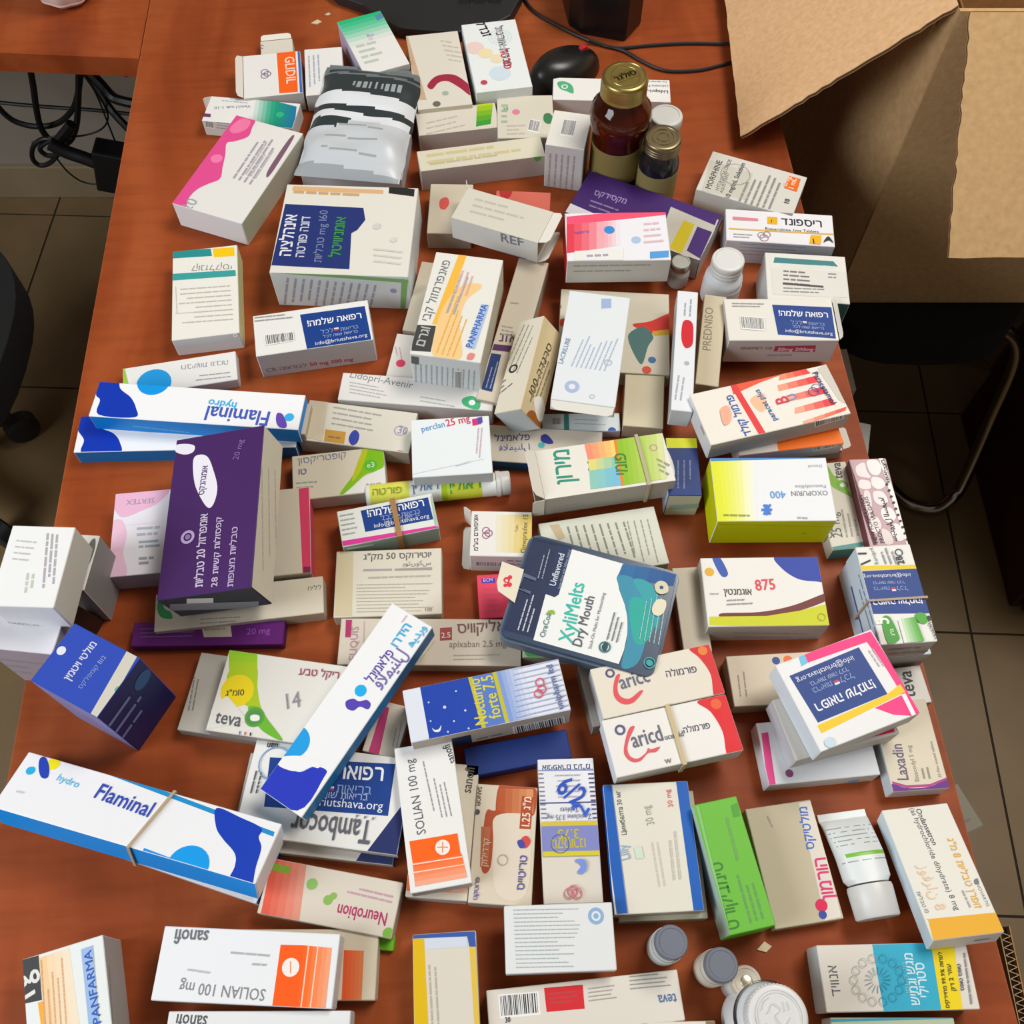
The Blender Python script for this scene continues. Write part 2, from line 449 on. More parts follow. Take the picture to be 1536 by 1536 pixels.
def band(rec, label, t, axis='x', below=0.0, col='b08a5a', w=0.0024, skew=0.0):
    """rubber band around a box or a stack: a thin loop across it; axis = the box axis it is placed along"""
    root, M, L, Wd, h = rec
    lim = (Wd if axis == 'x' else L)/2+0.0008; z0 = -below/1000-0.0004; z1 = h+0.0011; th = 0.0008
    mb = MB(); loop = [(-lim, z0), (lim, z0), (lim, z1), (-lim, z1)]
    vs = []
    for i, (p, q) in enumerate(loop):
        sk = skew*(1 if p > 0 else -1)
        for dw in (-w/2, w/2):
            for g in (0, th):
                pp = p+(g if p > 0 else -g); qq = q+(g if q > 0 else -g)
                vs.append(Vector((t+sk+dw, pp, qq)) if axis == 'x' else Vector((pp, t+sk+dw, qq)))
    fs = []
    for i in range(4):
        j = (i+1) % 4; a = i*4; b2 = j*4
        fs += [(a+1, a+3, b2+3, b2+1), (a, b2, b2+2, a+2), (a, a+1, b2+1, b2), (a+2, b2+2, b2+3, a+3)]
    mb.add(vs, fs, paint(col, .6, 'rubber')); o = mb.build('rubber_band')
    o.matrix_world = M; tag(o, label, 'rubber band', 'rubber bands holding cartons together')

# ------------------------------------------------------------------ the setting: floor, wall, desk
WOOD = wood_mat('cherry_wood_veneer', '843a19', '994822', 'a9572e')
WOODE = wood_mat('cherry_wood_edge', '8a4424', 'a9562f', 'b86a40')
TILE = mottle_mat('beige_floor_tile', '7a6342', '8c7450', 7, 0.45, 0.15)
GROUT = paint('2e2519', .9, 'grout'); WALLM = mottle_mat('grey_plaster_wall', '8f8678', 'a1978a', 3, .85, .1)
BASEM = mottle_mat('beige_skirting_tile', '8c7b60', '9c8a6c', 6, .5)
R = Matrix.Translation((0.802, 1.085, 0)) @ Matrix.Rotation(math.radians(-2.0), 4, 'Z')
mb = MB(); mb.box(-3.2, -2.6, -0.02, 2.6, 1.6, -0.0012, GROUT, R); floor = struct(mb.build('floor'))
TS = 0.4535; tme = None
for i in range(-5, 3):
    for j in range(-3, 2):
        if tme is None:
            m = MB(); m.box(0.002, 0.002, -0.008, TS-0.002, TS-0.002, 0.0, TILE); o = m.build('tile', floor); tme = o.data
            bv = o.modifiers.new('bevel', 'BEVEL'); bv.width = 0.001; bv.segments = 1
        else:
            o = bpy.data.objects.new('tile', tme); COL.objects.link(o); o.parent = floor
        o.matrix_world = R @ Matrix.Translation((i*TS, j*TS, 0))
WY = 1.665
mb = MB(); mb.box(-2.6, WY, 0, 2.2, WY+.1, 2.8, WALLM); struct(mb.build('wall_back'))
mb = MB(); mb.box(-2.4, WY-.012, 0, 2.0, WY-.0005, .085, BASEM); struct(mb.build('baseboard_back', bevel=.002))
mb = MB(); mb.box(-2.7, -1.6, 0, -2.6, WY+.1, 2.8, WALLM); struct(mb.build('wall_left'))
mb = MB(); mb.box(2.2, -1.6, 0, 2.3, WY+.1, 2.8, WALLM); struct(mb.build('wall_right'))
# main desk: top slab, edge banding, side panel legs
SL = -0.0553; ang = math.atan(SL)*-1
DM = Matrix.Translation((-0.0154, 0, TZ)) @ Matrix.Rotation(math.atan(0.0553), 4, 'Z')
DW = 0.4012
desk = thing('office_desk', 'long reddish brown wooden desk carrying the heap of medicine boxes', 'desk', mat=DM)
mb = MB(); mb.box(-DW+.001, -.55, -.028, DW-.001, 1.64, 0, WOOD); mb.build('desk_top', desk)
mb = MB(); mb.box(-DW, -.55, -.028, -DW+.001, 1.64, -.0004, WOODE); mb.box(DW-.001, -.55, -.028, DW, 1.64, -.0004, WOODE); mb.build('edge_banding', desk)
for y0 in (-.5, 1.55):
    mb = MB(); mb.box(-DW+.06, y0, -TZ+.001, DW-.12, y0+.025, -.0285, WOOD); mb.build('leg_panel', desk)
mb = MB(); mb.box(-.02, -.474, -.45, .0, 1.549, -.0285, WOOD); mb.build('modesty_panel', desk)
# return desk at the left
rd = thing('return_desk', 'side return of the reddish brown desk under the pale pot', 'desk', loc=(0, 0, TZ))
a = un(0, 53); b = un(216, 62); e = DM @ Vector((-DW, 1.64, 0)); f = un(221, 36)
def zl(p, z=0): return Vector((p.x, p.y, z))
s0 = (a-b).normalized(); far = b+s0*1.0
edge = lambda Y: Vector(((DM @ Vector((-DW-.0012, Y, 0))).x, (DM @ Vector((-DW-.0012, Y, 0))).y))
pts = [(far.x, far.y), tuple(edge(1.15)), tuple(edge(1.64)), (far.x, 1.65)]
b2 = edge(1.15); pts[0] = (far.x, b2.y+(far.x-b2.x)*(a.y-b.y)/(a.x-b.x))
WOODR = wood_mat('cherry_wood_veneer_crosswise', '843a19', '994822', 'a9572e', math.pi/2)
mb = MB(); mb.prism(pts, -.028, 0, WOODR); mb.build('desk_top', rd)
mb = MB(); mb.box(-1.45, 1.25, -TZ+.001, -1.425, 1.62, -.0285, WOOD); mb.build('leg_panel', rd)

# ------------------------------------------------------------------ far end of the desk: keyboard, speaker, mouse, cables, pot
BLK = paint('141414', .42, 'plastic'); BLK2 = paint('1d1e20', .5, 'plastic')
def unp(px, py, z=0): return un(px, py, z)
kb = thing('computer_keyboard', 'black keyboard lying at the far end of the desk', 'keyboard')
KO = un(766, 30, .0); KM = Matrix.Translation((KO.x, KO.y, TZ)); kb.matrix_world = KM
kq = [un(a, b, .012) for a, b in ((800, -60), (783, -4), (766, 27), (735, 44), (687, 52), (600, 46), (570, 30), (545, 10), (505, -4), (440, -60))]
mb = MB(); mb.prism([(p.x-KO.x, p.y-KO.y) for p in kq], .001, .016, BLK2); mb.build('keyboard_base', kb, bevel=.002)
km = None
for r_ in range(5):
    for c_ in range(17):
        x0 = -.030-c_*.0195+r_*.003; y0 = .012+r_*.0205
        if c_ > 2 and r_ < 2: continue
        if x0 < -.30: continue
        if km is None:
            m = MB(); m.prism([(0, 0), (.0165, 0), (.0165, .0175), (0, .0175)], 0, .004, BLK); o = m.build('key', kb); km = o.data
            for v in km.vertices:
                if v.co.z > .003: v.co.x = .008+(v.co.x-.008)*.78; v.co.y = .0095+(v.co.y-.0095)*.76
        else:
            o = bpy.data.objects.new('key', km); COL.objects.link(o); o.parent = kb
        o.location = (x0, y0, .0162)
spk = thing('speaker', 'black boxy speaker standing behind the mouse', 'speaker')
p = [un(836, 12, .06), un(968, 14, .06)]
q0 = un(845, 28, 0); q1 = un(935, 66, 0); q2 = un(962, 20, 0)
spk.matrix_world = Matrix.Translation((un(905, 60).x, un(905, 60).y, TZ))
sp = [(-.045, .028), (-.03, .012), (.028, -.004), (.05, .03), (.056, .10), (-.055, .10)]
mb = MB(); mb.prism(sp, 0, .085, paint('0e0e0f', .35, 'plastic')); mb.build('speaker_case', spk, bevel=.003)
mb = MB(); mb.prism([(p_[0]*.93, .05+(p_[1]-.05)*.93) for p_ in sp], .0852, .088, BLK); mb.build('speaker_lid', spk, bevel=.001)
# mouse
ms = thing('computer_mouse', 'black mouse with a red LED painted as its wheel beside the pastel box', 'mouse')
mc = un(846, 102, .015); MM = Matrix.Translation((mc.x, mc.y, TZ)) @ Matrix.Rotation(math.radians(-52), 4, 'Z'); ms.matrix_world = MM
vs = []; fs = []; NU, NV = 24, 10
for j in range(NV+1):
    th = j/NV*math.pi/2
    for i in range(NU):
        w = 2*math.pi*i/NU; x = math.cos(w); y = math.sin(w)
        rx = .0315*(1-.10*abs(y)**2); ry = .055
        rr = math.cos(th)**.62
        z = .036*math.sin(th)*(1-.22*(y*rr))
        vs.append((x*rr*rx, y*rr*ry, max(z, 0.0)))
for j in range(NV):
    for i in range(NU):
        k = (i+1) % NU; fs.append((j*NU+i, j*NU+k, (j+1)*NU+k, (j+1)*NU+i))
fs.append(tuple(range(NU))[::-1])
mb = MB(); mb.add(vs, fs, paint('121213', .33, 'plastic')); mb.build('mouse_shell', ms, smooth=True)
mb = MB(); wm = Matrix.Translation((0, .030, .0265)) @ Matrix.Rotation(math.pi/2, 4, 'Y')
mb.lathe([(0, -.0035), (.006, -.0035), (.0075, -.002), (.0075, .002), (.006, .0035), (0, .0035)], paint('b3202a', .4, 'plastic'), wm, 20); mb.build('led_wheel', ms, smooth=True)  # the mouse's red LED light, given as plain red colour on a wheel
CAB = paint('171314', .5, 'plastic')
def cable(label, pts, r=.0022, grp=None, mat=CAB):
    mb = MB(); mb.tube(pts, r, mat); return tag(mb.build('cable', smooth=True), label, 'cable', grp)
cable('black cable curving past the speaker towards the cardboard box', [un(x, y, .0024) for x, y in ((784, -6), (800, 16), (832, 36), (868, 54), (905, 68), (930, 72), (975, 68), (1030, 65), (1095, 66))])
cable('black mouse cable curving across the bare desk', [un(884, 60, .006)]+[un(x, y, .0024) for x, y in ((905, 68), (935, 76), (960, 90), (985, 102), (1010, 107), (1050, 105), (1080, 98), (1110, 90))])
pot = thing('ceramic_pot', 'pale pink scalloped pot cut off by the top edge of the photo', 'pot')
pc = un(101, 4, 0); pot.location = (pc.x, pc.y+.012, TZ)
PINK = paint('e3cfc8', .5, 'plastic')
vs = []; fs = []; prof = [(.0, 0), (.020, 0), (.030, .004), (.037, .014), (.040, .03), (.041, .05), (.040, .085), (.037, .085), (.036, .01), (0, .008)]
for i in range(48):
    w = 2*math.pi*i/48; k = 1+.035*math.cos(8*w)
    for r, z in prof: vs.append((r*k*math.cos(w), r*k*math.sin(w), z+(.003*(1-math.cos(8*w))*.5 if z == 0 and r > 0 else 0)))
n = len(prof)
for i in range(48):
    j = (i+1) % 48
    for k in range(n-1): fs.append((i*n+k, j*n+k, j*n+k+1, i*n+k+1))
mb = MB(); mb.add(vs, fs, PINK); mb.build('pot_body', pot, smooth=True)
mb = MB(); mb.lathe([(0, .078), (.0365, .078), (.0365, .079), (0, .080)], paint('3b2a1d', .9, 'soil'), None, 24); mb.build('soil', pot)
for (x, y, s, lb) in ((475, 34, .007, 'torn cream paper scrap on the desk left of the green box'), (492, 22, .004, 'tiny paper scrap behind the larger one on bare desk'), (1146, 1421, .006, 'small white scrap beside the lime green box')):
    c = un(x, y); mb = MB(); mb.prism([(-s, -s*.3), (s*.2, -s*.6), (s, .1*s), (s*.1, s*.7)], .0002, .0012, paint('d9c9a8'))
    o = mb.build('paper_scrap'); o.location = (c.x, c.y, TZ); tag(o, lb, 'paper scrap', 'scraps of paper lying on the desk')
#@@CARTONS
# ------------------------------------------------------------------ cartons at the far end of the heap
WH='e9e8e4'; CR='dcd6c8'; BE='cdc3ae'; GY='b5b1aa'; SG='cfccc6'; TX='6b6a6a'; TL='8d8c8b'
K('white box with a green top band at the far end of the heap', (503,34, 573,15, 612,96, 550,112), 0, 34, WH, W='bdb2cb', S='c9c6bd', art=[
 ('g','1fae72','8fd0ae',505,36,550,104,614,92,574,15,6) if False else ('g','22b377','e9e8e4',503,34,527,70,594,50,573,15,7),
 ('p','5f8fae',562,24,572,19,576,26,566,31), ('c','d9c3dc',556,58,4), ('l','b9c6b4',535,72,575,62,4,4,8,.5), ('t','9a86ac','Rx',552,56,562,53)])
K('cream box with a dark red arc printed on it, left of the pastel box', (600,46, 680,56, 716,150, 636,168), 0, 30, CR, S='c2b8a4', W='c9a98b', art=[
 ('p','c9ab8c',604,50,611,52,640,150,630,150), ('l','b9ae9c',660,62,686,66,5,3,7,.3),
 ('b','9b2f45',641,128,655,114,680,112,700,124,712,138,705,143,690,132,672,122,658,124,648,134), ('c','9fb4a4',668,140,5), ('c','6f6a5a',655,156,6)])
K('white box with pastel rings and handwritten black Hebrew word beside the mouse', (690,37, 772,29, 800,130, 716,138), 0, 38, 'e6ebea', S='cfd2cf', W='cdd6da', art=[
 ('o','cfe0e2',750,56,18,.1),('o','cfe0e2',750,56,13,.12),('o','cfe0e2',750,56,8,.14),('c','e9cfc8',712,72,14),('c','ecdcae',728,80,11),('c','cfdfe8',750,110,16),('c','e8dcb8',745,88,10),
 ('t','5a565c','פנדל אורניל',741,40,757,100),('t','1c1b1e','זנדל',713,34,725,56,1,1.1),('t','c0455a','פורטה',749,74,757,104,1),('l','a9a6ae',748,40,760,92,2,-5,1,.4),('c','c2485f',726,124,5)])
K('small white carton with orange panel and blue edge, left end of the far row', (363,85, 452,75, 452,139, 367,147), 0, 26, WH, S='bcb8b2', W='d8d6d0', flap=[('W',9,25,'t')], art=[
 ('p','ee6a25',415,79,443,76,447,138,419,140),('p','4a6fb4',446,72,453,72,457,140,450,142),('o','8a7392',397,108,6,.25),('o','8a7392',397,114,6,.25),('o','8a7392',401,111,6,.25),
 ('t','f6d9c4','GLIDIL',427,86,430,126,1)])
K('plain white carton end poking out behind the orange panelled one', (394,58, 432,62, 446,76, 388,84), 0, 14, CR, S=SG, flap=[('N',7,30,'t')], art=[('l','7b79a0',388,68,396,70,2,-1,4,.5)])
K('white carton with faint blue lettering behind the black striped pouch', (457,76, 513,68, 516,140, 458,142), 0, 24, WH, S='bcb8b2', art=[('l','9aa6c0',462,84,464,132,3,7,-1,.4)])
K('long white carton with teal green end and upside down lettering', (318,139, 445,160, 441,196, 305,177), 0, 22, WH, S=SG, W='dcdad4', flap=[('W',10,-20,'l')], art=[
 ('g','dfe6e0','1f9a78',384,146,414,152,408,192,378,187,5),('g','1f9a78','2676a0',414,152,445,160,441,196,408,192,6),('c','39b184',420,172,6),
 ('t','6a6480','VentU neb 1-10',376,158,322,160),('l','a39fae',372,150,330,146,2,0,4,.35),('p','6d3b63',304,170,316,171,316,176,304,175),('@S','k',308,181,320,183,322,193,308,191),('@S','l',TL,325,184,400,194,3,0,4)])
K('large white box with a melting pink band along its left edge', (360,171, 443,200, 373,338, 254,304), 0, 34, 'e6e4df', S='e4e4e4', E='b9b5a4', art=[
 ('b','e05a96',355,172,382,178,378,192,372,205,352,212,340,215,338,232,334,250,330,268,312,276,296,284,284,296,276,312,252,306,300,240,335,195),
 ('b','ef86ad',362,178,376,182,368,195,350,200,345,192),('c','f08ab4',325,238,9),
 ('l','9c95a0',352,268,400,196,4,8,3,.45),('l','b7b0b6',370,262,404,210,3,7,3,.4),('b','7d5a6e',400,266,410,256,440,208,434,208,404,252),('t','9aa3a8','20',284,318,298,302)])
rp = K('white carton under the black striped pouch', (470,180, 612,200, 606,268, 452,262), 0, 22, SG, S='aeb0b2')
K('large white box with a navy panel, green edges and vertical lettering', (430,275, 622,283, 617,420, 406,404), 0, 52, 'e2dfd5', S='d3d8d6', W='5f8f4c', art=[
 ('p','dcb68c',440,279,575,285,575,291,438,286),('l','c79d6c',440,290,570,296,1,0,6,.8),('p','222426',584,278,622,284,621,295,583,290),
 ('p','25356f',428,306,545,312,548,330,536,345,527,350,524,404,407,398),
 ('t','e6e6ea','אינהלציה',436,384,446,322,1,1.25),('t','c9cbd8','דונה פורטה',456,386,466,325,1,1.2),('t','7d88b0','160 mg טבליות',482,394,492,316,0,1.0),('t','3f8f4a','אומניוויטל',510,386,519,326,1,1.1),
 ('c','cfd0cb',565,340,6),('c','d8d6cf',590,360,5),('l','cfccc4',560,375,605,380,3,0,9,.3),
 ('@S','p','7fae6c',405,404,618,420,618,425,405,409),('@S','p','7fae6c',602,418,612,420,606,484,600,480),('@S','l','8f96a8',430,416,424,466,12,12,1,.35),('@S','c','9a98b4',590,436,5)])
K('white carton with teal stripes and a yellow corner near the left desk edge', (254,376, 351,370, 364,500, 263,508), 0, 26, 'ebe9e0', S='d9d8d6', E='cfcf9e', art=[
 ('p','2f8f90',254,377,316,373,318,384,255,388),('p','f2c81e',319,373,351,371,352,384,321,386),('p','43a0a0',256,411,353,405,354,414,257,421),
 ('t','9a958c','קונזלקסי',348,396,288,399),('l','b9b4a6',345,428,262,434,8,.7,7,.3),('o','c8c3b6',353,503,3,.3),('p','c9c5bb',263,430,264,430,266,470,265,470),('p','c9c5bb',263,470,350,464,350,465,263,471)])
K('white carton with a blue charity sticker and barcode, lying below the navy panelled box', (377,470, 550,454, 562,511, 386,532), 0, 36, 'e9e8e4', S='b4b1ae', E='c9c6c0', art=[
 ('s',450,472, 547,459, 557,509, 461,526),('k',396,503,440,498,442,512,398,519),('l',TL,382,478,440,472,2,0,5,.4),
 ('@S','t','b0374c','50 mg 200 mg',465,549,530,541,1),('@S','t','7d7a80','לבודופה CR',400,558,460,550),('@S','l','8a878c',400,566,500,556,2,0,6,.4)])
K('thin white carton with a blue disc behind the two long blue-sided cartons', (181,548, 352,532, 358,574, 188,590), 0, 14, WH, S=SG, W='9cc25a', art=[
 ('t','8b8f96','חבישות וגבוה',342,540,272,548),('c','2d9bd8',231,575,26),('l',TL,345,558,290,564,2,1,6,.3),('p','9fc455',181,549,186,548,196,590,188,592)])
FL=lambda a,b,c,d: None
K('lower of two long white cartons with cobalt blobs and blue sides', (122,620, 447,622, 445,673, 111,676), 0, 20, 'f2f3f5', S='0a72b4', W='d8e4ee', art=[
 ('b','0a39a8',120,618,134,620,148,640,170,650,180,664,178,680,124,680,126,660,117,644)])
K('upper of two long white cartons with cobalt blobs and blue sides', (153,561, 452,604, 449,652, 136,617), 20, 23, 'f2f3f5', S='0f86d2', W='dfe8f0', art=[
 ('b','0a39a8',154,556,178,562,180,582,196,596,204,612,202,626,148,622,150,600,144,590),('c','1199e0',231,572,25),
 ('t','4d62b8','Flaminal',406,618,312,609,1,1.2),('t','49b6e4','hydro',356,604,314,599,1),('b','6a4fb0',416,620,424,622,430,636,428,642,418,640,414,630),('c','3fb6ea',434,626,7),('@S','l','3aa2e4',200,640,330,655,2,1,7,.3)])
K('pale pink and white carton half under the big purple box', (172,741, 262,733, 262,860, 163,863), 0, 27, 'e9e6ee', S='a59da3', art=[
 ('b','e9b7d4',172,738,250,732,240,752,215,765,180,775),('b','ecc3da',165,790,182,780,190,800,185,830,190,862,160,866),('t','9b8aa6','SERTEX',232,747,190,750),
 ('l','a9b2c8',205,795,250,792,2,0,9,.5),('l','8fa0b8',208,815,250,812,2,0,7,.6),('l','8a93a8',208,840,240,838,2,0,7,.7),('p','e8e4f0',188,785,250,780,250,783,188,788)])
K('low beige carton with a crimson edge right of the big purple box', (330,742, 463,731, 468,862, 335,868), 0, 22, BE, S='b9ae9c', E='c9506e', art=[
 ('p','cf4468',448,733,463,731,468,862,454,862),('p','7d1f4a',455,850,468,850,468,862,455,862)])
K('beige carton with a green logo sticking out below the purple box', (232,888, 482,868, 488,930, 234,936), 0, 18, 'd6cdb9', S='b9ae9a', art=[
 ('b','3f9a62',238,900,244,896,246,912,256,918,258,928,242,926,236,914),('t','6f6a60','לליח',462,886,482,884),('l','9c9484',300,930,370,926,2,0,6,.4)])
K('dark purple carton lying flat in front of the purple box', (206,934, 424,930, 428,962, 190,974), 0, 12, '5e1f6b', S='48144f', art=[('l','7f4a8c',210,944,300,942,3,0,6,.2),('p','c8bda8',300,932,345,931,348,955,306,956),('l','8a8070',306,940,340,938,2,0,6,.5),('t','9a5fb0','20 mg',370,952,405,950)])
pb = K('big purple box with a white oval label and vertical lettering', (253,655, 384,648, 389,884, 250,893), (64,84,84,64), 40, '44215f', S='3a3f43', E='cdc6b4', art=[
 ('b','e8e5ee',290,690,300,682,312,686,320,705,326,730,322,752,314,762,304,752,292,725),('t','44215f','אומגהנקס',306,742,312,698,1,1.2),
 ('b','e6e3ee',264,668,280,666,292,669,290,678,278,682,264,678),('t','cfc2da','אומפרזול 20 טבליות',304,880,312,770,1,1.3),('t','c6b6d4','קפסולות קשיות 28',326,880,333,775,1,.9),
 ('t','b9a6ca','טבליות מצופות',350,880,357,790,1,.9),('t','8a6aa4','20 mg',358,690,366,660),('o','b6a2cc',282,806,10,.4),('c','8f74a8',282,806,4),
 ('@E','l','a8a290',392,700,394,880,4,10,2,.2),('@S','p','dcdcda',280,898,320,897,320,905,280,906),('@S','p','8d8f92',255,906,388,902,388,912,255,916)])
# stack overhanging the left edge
K('tall pale carton at the bottom of the stack on the left desk edge', (-10,912, 96,930, 76,985, -22,968), 0, 82, 'dcdbe0', S='b7aab2', E='a9a49c', art=[('@S','l','9a8d98',0,990,70,998,3,0,8,.3)])
K('bright white carton on top of the stack on the left desk edge', (19,785, 99,794, 92,918, -14,902), 82, 40, 'eceded', S='eff0f4', E='cfcabd', art=[
 ('l','a6a0aa',70,800,62,896,3,7,1,.6),('l','b9c6b4',40,860,36,890,2,8,1,.6),('l','bdbabf',24,812,56,815,4,-2,9,.3),('@S','t','8a8c96','CARDI-30',12,935,60,940,0)])
K('grey-sided white carton squeezed behind the left stack', (104,801, 147,803, 128,888, 84,880), 0, 68, 'e9e7df', S='8c8680', E='8a8681', art=[('b','6f706a',136,812,143,808,142,824,134,846,128,850,130,826),('l','c9c2b2',112,815,104,868,2,8,1,.3)])
bt = K('deep blue tall carton standing on end at the left', (112,933, 205,986, 146,1084, 50,1016), 0, 98, '3450ae', S='8c86b4', E='20255f', W='3a3f86', art=[
 ('p','cfcabc',190,977,206,984,148,1086,134,1074),('c','5fa58f',178,1035,6),('c','dfe2ea',92,976,7),('t','d4d6e6','מולטי ויטמין',104,1022,146,966,1,1.2),('t','8f9fd6','B12 קומפלקס',122,1034,160,986),
 ('@E','l','5a6aa0',165,1090,215,1020,3,8,12,.3),('@E','c','3a5f8c',214,1020,9)])
# long banded pair lower left
fb = K('long white carton with cobalt wave and sky disc, lower member of the banded pair', (56,1128, 416,1266, 384,1366, 8,1216), 0, 16, 'eceef2', S='c9ccd2', E='1b4a96', art=[])
ft = K('long white carton with cobalt wave and sky disc, strapped on top at lower left', (50,1114, 412,1249, 380,1342, 0,1197), (46,46,60,60), 28, 'f0f2f6', S='0c97e8', E='dfe0e2', N='1d8fc8', art=[
 ('p','2592cc',50,1113,412,1248,410,1255,48,1119),('b','0a3fb0',325,1212,360,1226,392,1242,388,1256,392,1272,384,1300,372,1345,340,1330,352,1300,352,1280,334,1258,324,1240),
 ('c','0e9fe8',282,1298,32),('p','0c97e8',216,1272,380,1334,378,1344,212,1282),('c','f2e62a',80,1146,10),('b','2c49b0',60,1138,68,1136,74,1150,72,1166,62,1166,58,1152),('c','35b4e6',46,1156,7),
 ('t','6fc6e6','hydro',84,1170,116,1182,1),('t','3a53b0','Flaminal',140,1196,222,1226,1,1.2),('l','c9ccd6',24,1188,40,1192,1,0,6)])
band(ft, 'pale rubber band around the long pair at lower left', 0.012, 'x', 1, 'b9a284', skew=.006)
# --------------------------------------------------------------- far middle
K('white carton with a green eye logo behind the amber bottle', (833,117, 1003,119, 1007,149, 826,153), 0, 26, WH, S='c4c1bb', art=[
 ('b','5fae86',836,124,846,122,858,128,860,140,850,137,840,133),('c','dff0e6',847,130,5),('c','5fae86',847,130,3),('t','3a3a40','Lidopri-Avenir',1002,136,946,133,1),('t','77767c','Lidocaine Prilocaine',1002,128,950,127),('t','77767c','For dermal use',1000,122,968,121),('@S','l',TL,960,150,1004,151,2,0,3)])
K('long cream carton with a lime leaf, far middle', (630,174, 742,146, 746,186, 624,208), 0, 24, 'd8d1c2', S='b7ada3', art=[
 ('g','c9cf1a','2f8f3a',716,152,714,190,736,186,740,150,5),('l','b5ab9a',640,186,700,172,3,0,8,.3)])
K('cream carton with a barcode and green clovers left of the amber bottle', (744,146, 832,140, 828,207, 748,206), 0, 26, 'd6d0bf', S='b5ad9e', art=[
 ('c','dd8ba0',774,168,6),('k',795,178,812,182,808,200,791,196),('b','3f7f52',816,172,824,170,830,178,824,186,816,182),('l','8fae8a',752,160,764,160,4,0,8,.5),('l','b9b09e',760,190,788,189,3,0,6,.4),('t','5d8f63','30',755,166,763,165)])
K('long cream carton with yellow lettering in front of the leaf carton', (624,228, 812,203, 816,232, 632,258), 0, 30, 'd9d3bd', S='aba099', art=[
 ('l','c9bd7c',640,236,800,214,2,1,10,.5),('l','b3ab93',645,248,790,228,1,0,8,.4),('@S','b','5f9a4c',800,232,810,229,812,238,804,242)])
K('tall white carton standing on end with a barcode on top, left of the amber bottle', (834,166, 892,172, 874,222, 815,218), 0, 62, 'e4e2da', S='d0cfcf', E='8f8b76', art=[
 ('k',846,178,866,180,860,206,840,203),('@S','l','9a9ba4',824,230,820,310,5,9,1,.35),('@S','p','8fa59c',856,290,868,290,864,318,852,316)])
K('beige carton with a red mark left of the open carton', (650,276, 712,276, 704,348, 636,352), 0, 24, BE, S='a99d8c', W='85776f', art=[
 ('b','cf5f58',660,300,670,296,674,304,668,314,660,312)])
K('salmon red carton peeping from behind the open carton', (745,284, 822,290, 828,326, 742,316), 0, 14, 'd8786a', S='b0554c', art=[('b','b33a34',750,284,768,286,762,298,752,296)])
K('open white carton with a gaping end, leaning on the heap', (702,284, 832,316, 806,364, 676,326), 30, 30, 'd5d1c2', S='d8d8d4', E='c8b890', op='E', flap=[('E',12,18,'t'),('E',12,-30,'b'),('W',15,60,'l')], art=[
 ('l','b9b4a2',712,300,790,320,3,-4,9,.4),('@S','t','7d8288','REF',752,362,786,370,1),('@S','p','33608f',690,360,790,388,790,392,688,366)])
K('purple carton crossing behind the red and white one', (888,249, 1076,328, 1052,396, 850,318), 0, 30, '3f1f66', S='b5b0a8', E='b0aca2', art=[
 ('p','c4bfb4',1010,300,1078,330,1052,396,985,366),('p','c9b71f',1026,330,1042,337,1022,380,1004,372),('p','44246c',1046,340,1068,348,1050,388,1030,376),
 ('t','9c8ab8','מקסידקס',890,292,938,306,1,1.3),('l','6d5490',885,302,930,318,2,-2,7,.4),('p','d8d4da',855,305,890,320,884,332,848,318),('p','44246c',1010,300,1076,328,1072,338,1006,310)])
K('red and white box with blue emblems in the far right of the heap', (850,326, 1001,312, 1003,388, 848,393), 26, 34, 'e9e9ee', S='c9c7c0', W='b8202f', art=[
 ('p','ea5f7c',850,325,1002,311,1002,322,850,338),('g','d83a4c','f2b4bc',850,337,906,332,906,372,850,380,5),('g','f0a8b4','e9e9ee',906,333,930,331,930,368,906,372,4),('c','3f8fcf',914,345,8),
 ('t','6a4fa8','גריפטול',862,352,884,349,1),('c','a9c4e4',954,360,7),('l','e0b4c0',966,338,1000,335,4,0,9,.4),('p','5fa0d8',975,378,1003,376,1003,386,975,388),('p','e9e8e2',862,377,935,373,935,392,862,392),('l','9a8fb4',880,386,925,384,1,0,7,.6),
 ('@S','l','8f8d88',860,400,990,398,2,0,8,.3)])
K('white ampoule carton with a small orange strength panel near the cardboard box', (1074,225, 1209,268, 1192,320, 1038,288), 0, 34, 'd6d3ca', S='cfccc4', E='8f8a80', W='c4c2bc', art=[
 ('p','c9c5b8',1066,240,1130,260,1118,300,1052,286),('t','45454a','MORPHINE',1066,284,1084,242,1,1.0),('t','6a6a6e','HYDROCHLORIDE',1078,286,1098,240),('t','6a6a6e','AQUETTANT',1084,290,1094,260),('t','4a4a4f','10 mg/mL Solution',1094,298,1118,246,1),
 ('l','7a7874',1110,304,1130,258,6,9,2,.45),('p','e0701f',1183,264,1201,269,1195,288,1176,282),('t','f2e2cc','10 mg',1180,280,1186,266,1),('t','f2e2cc','1 mL',1190,284,1195,269,1),('t','35353a','10',1183,306,1185,300,1),('o','8f8d88',1103,262,22,.03)])
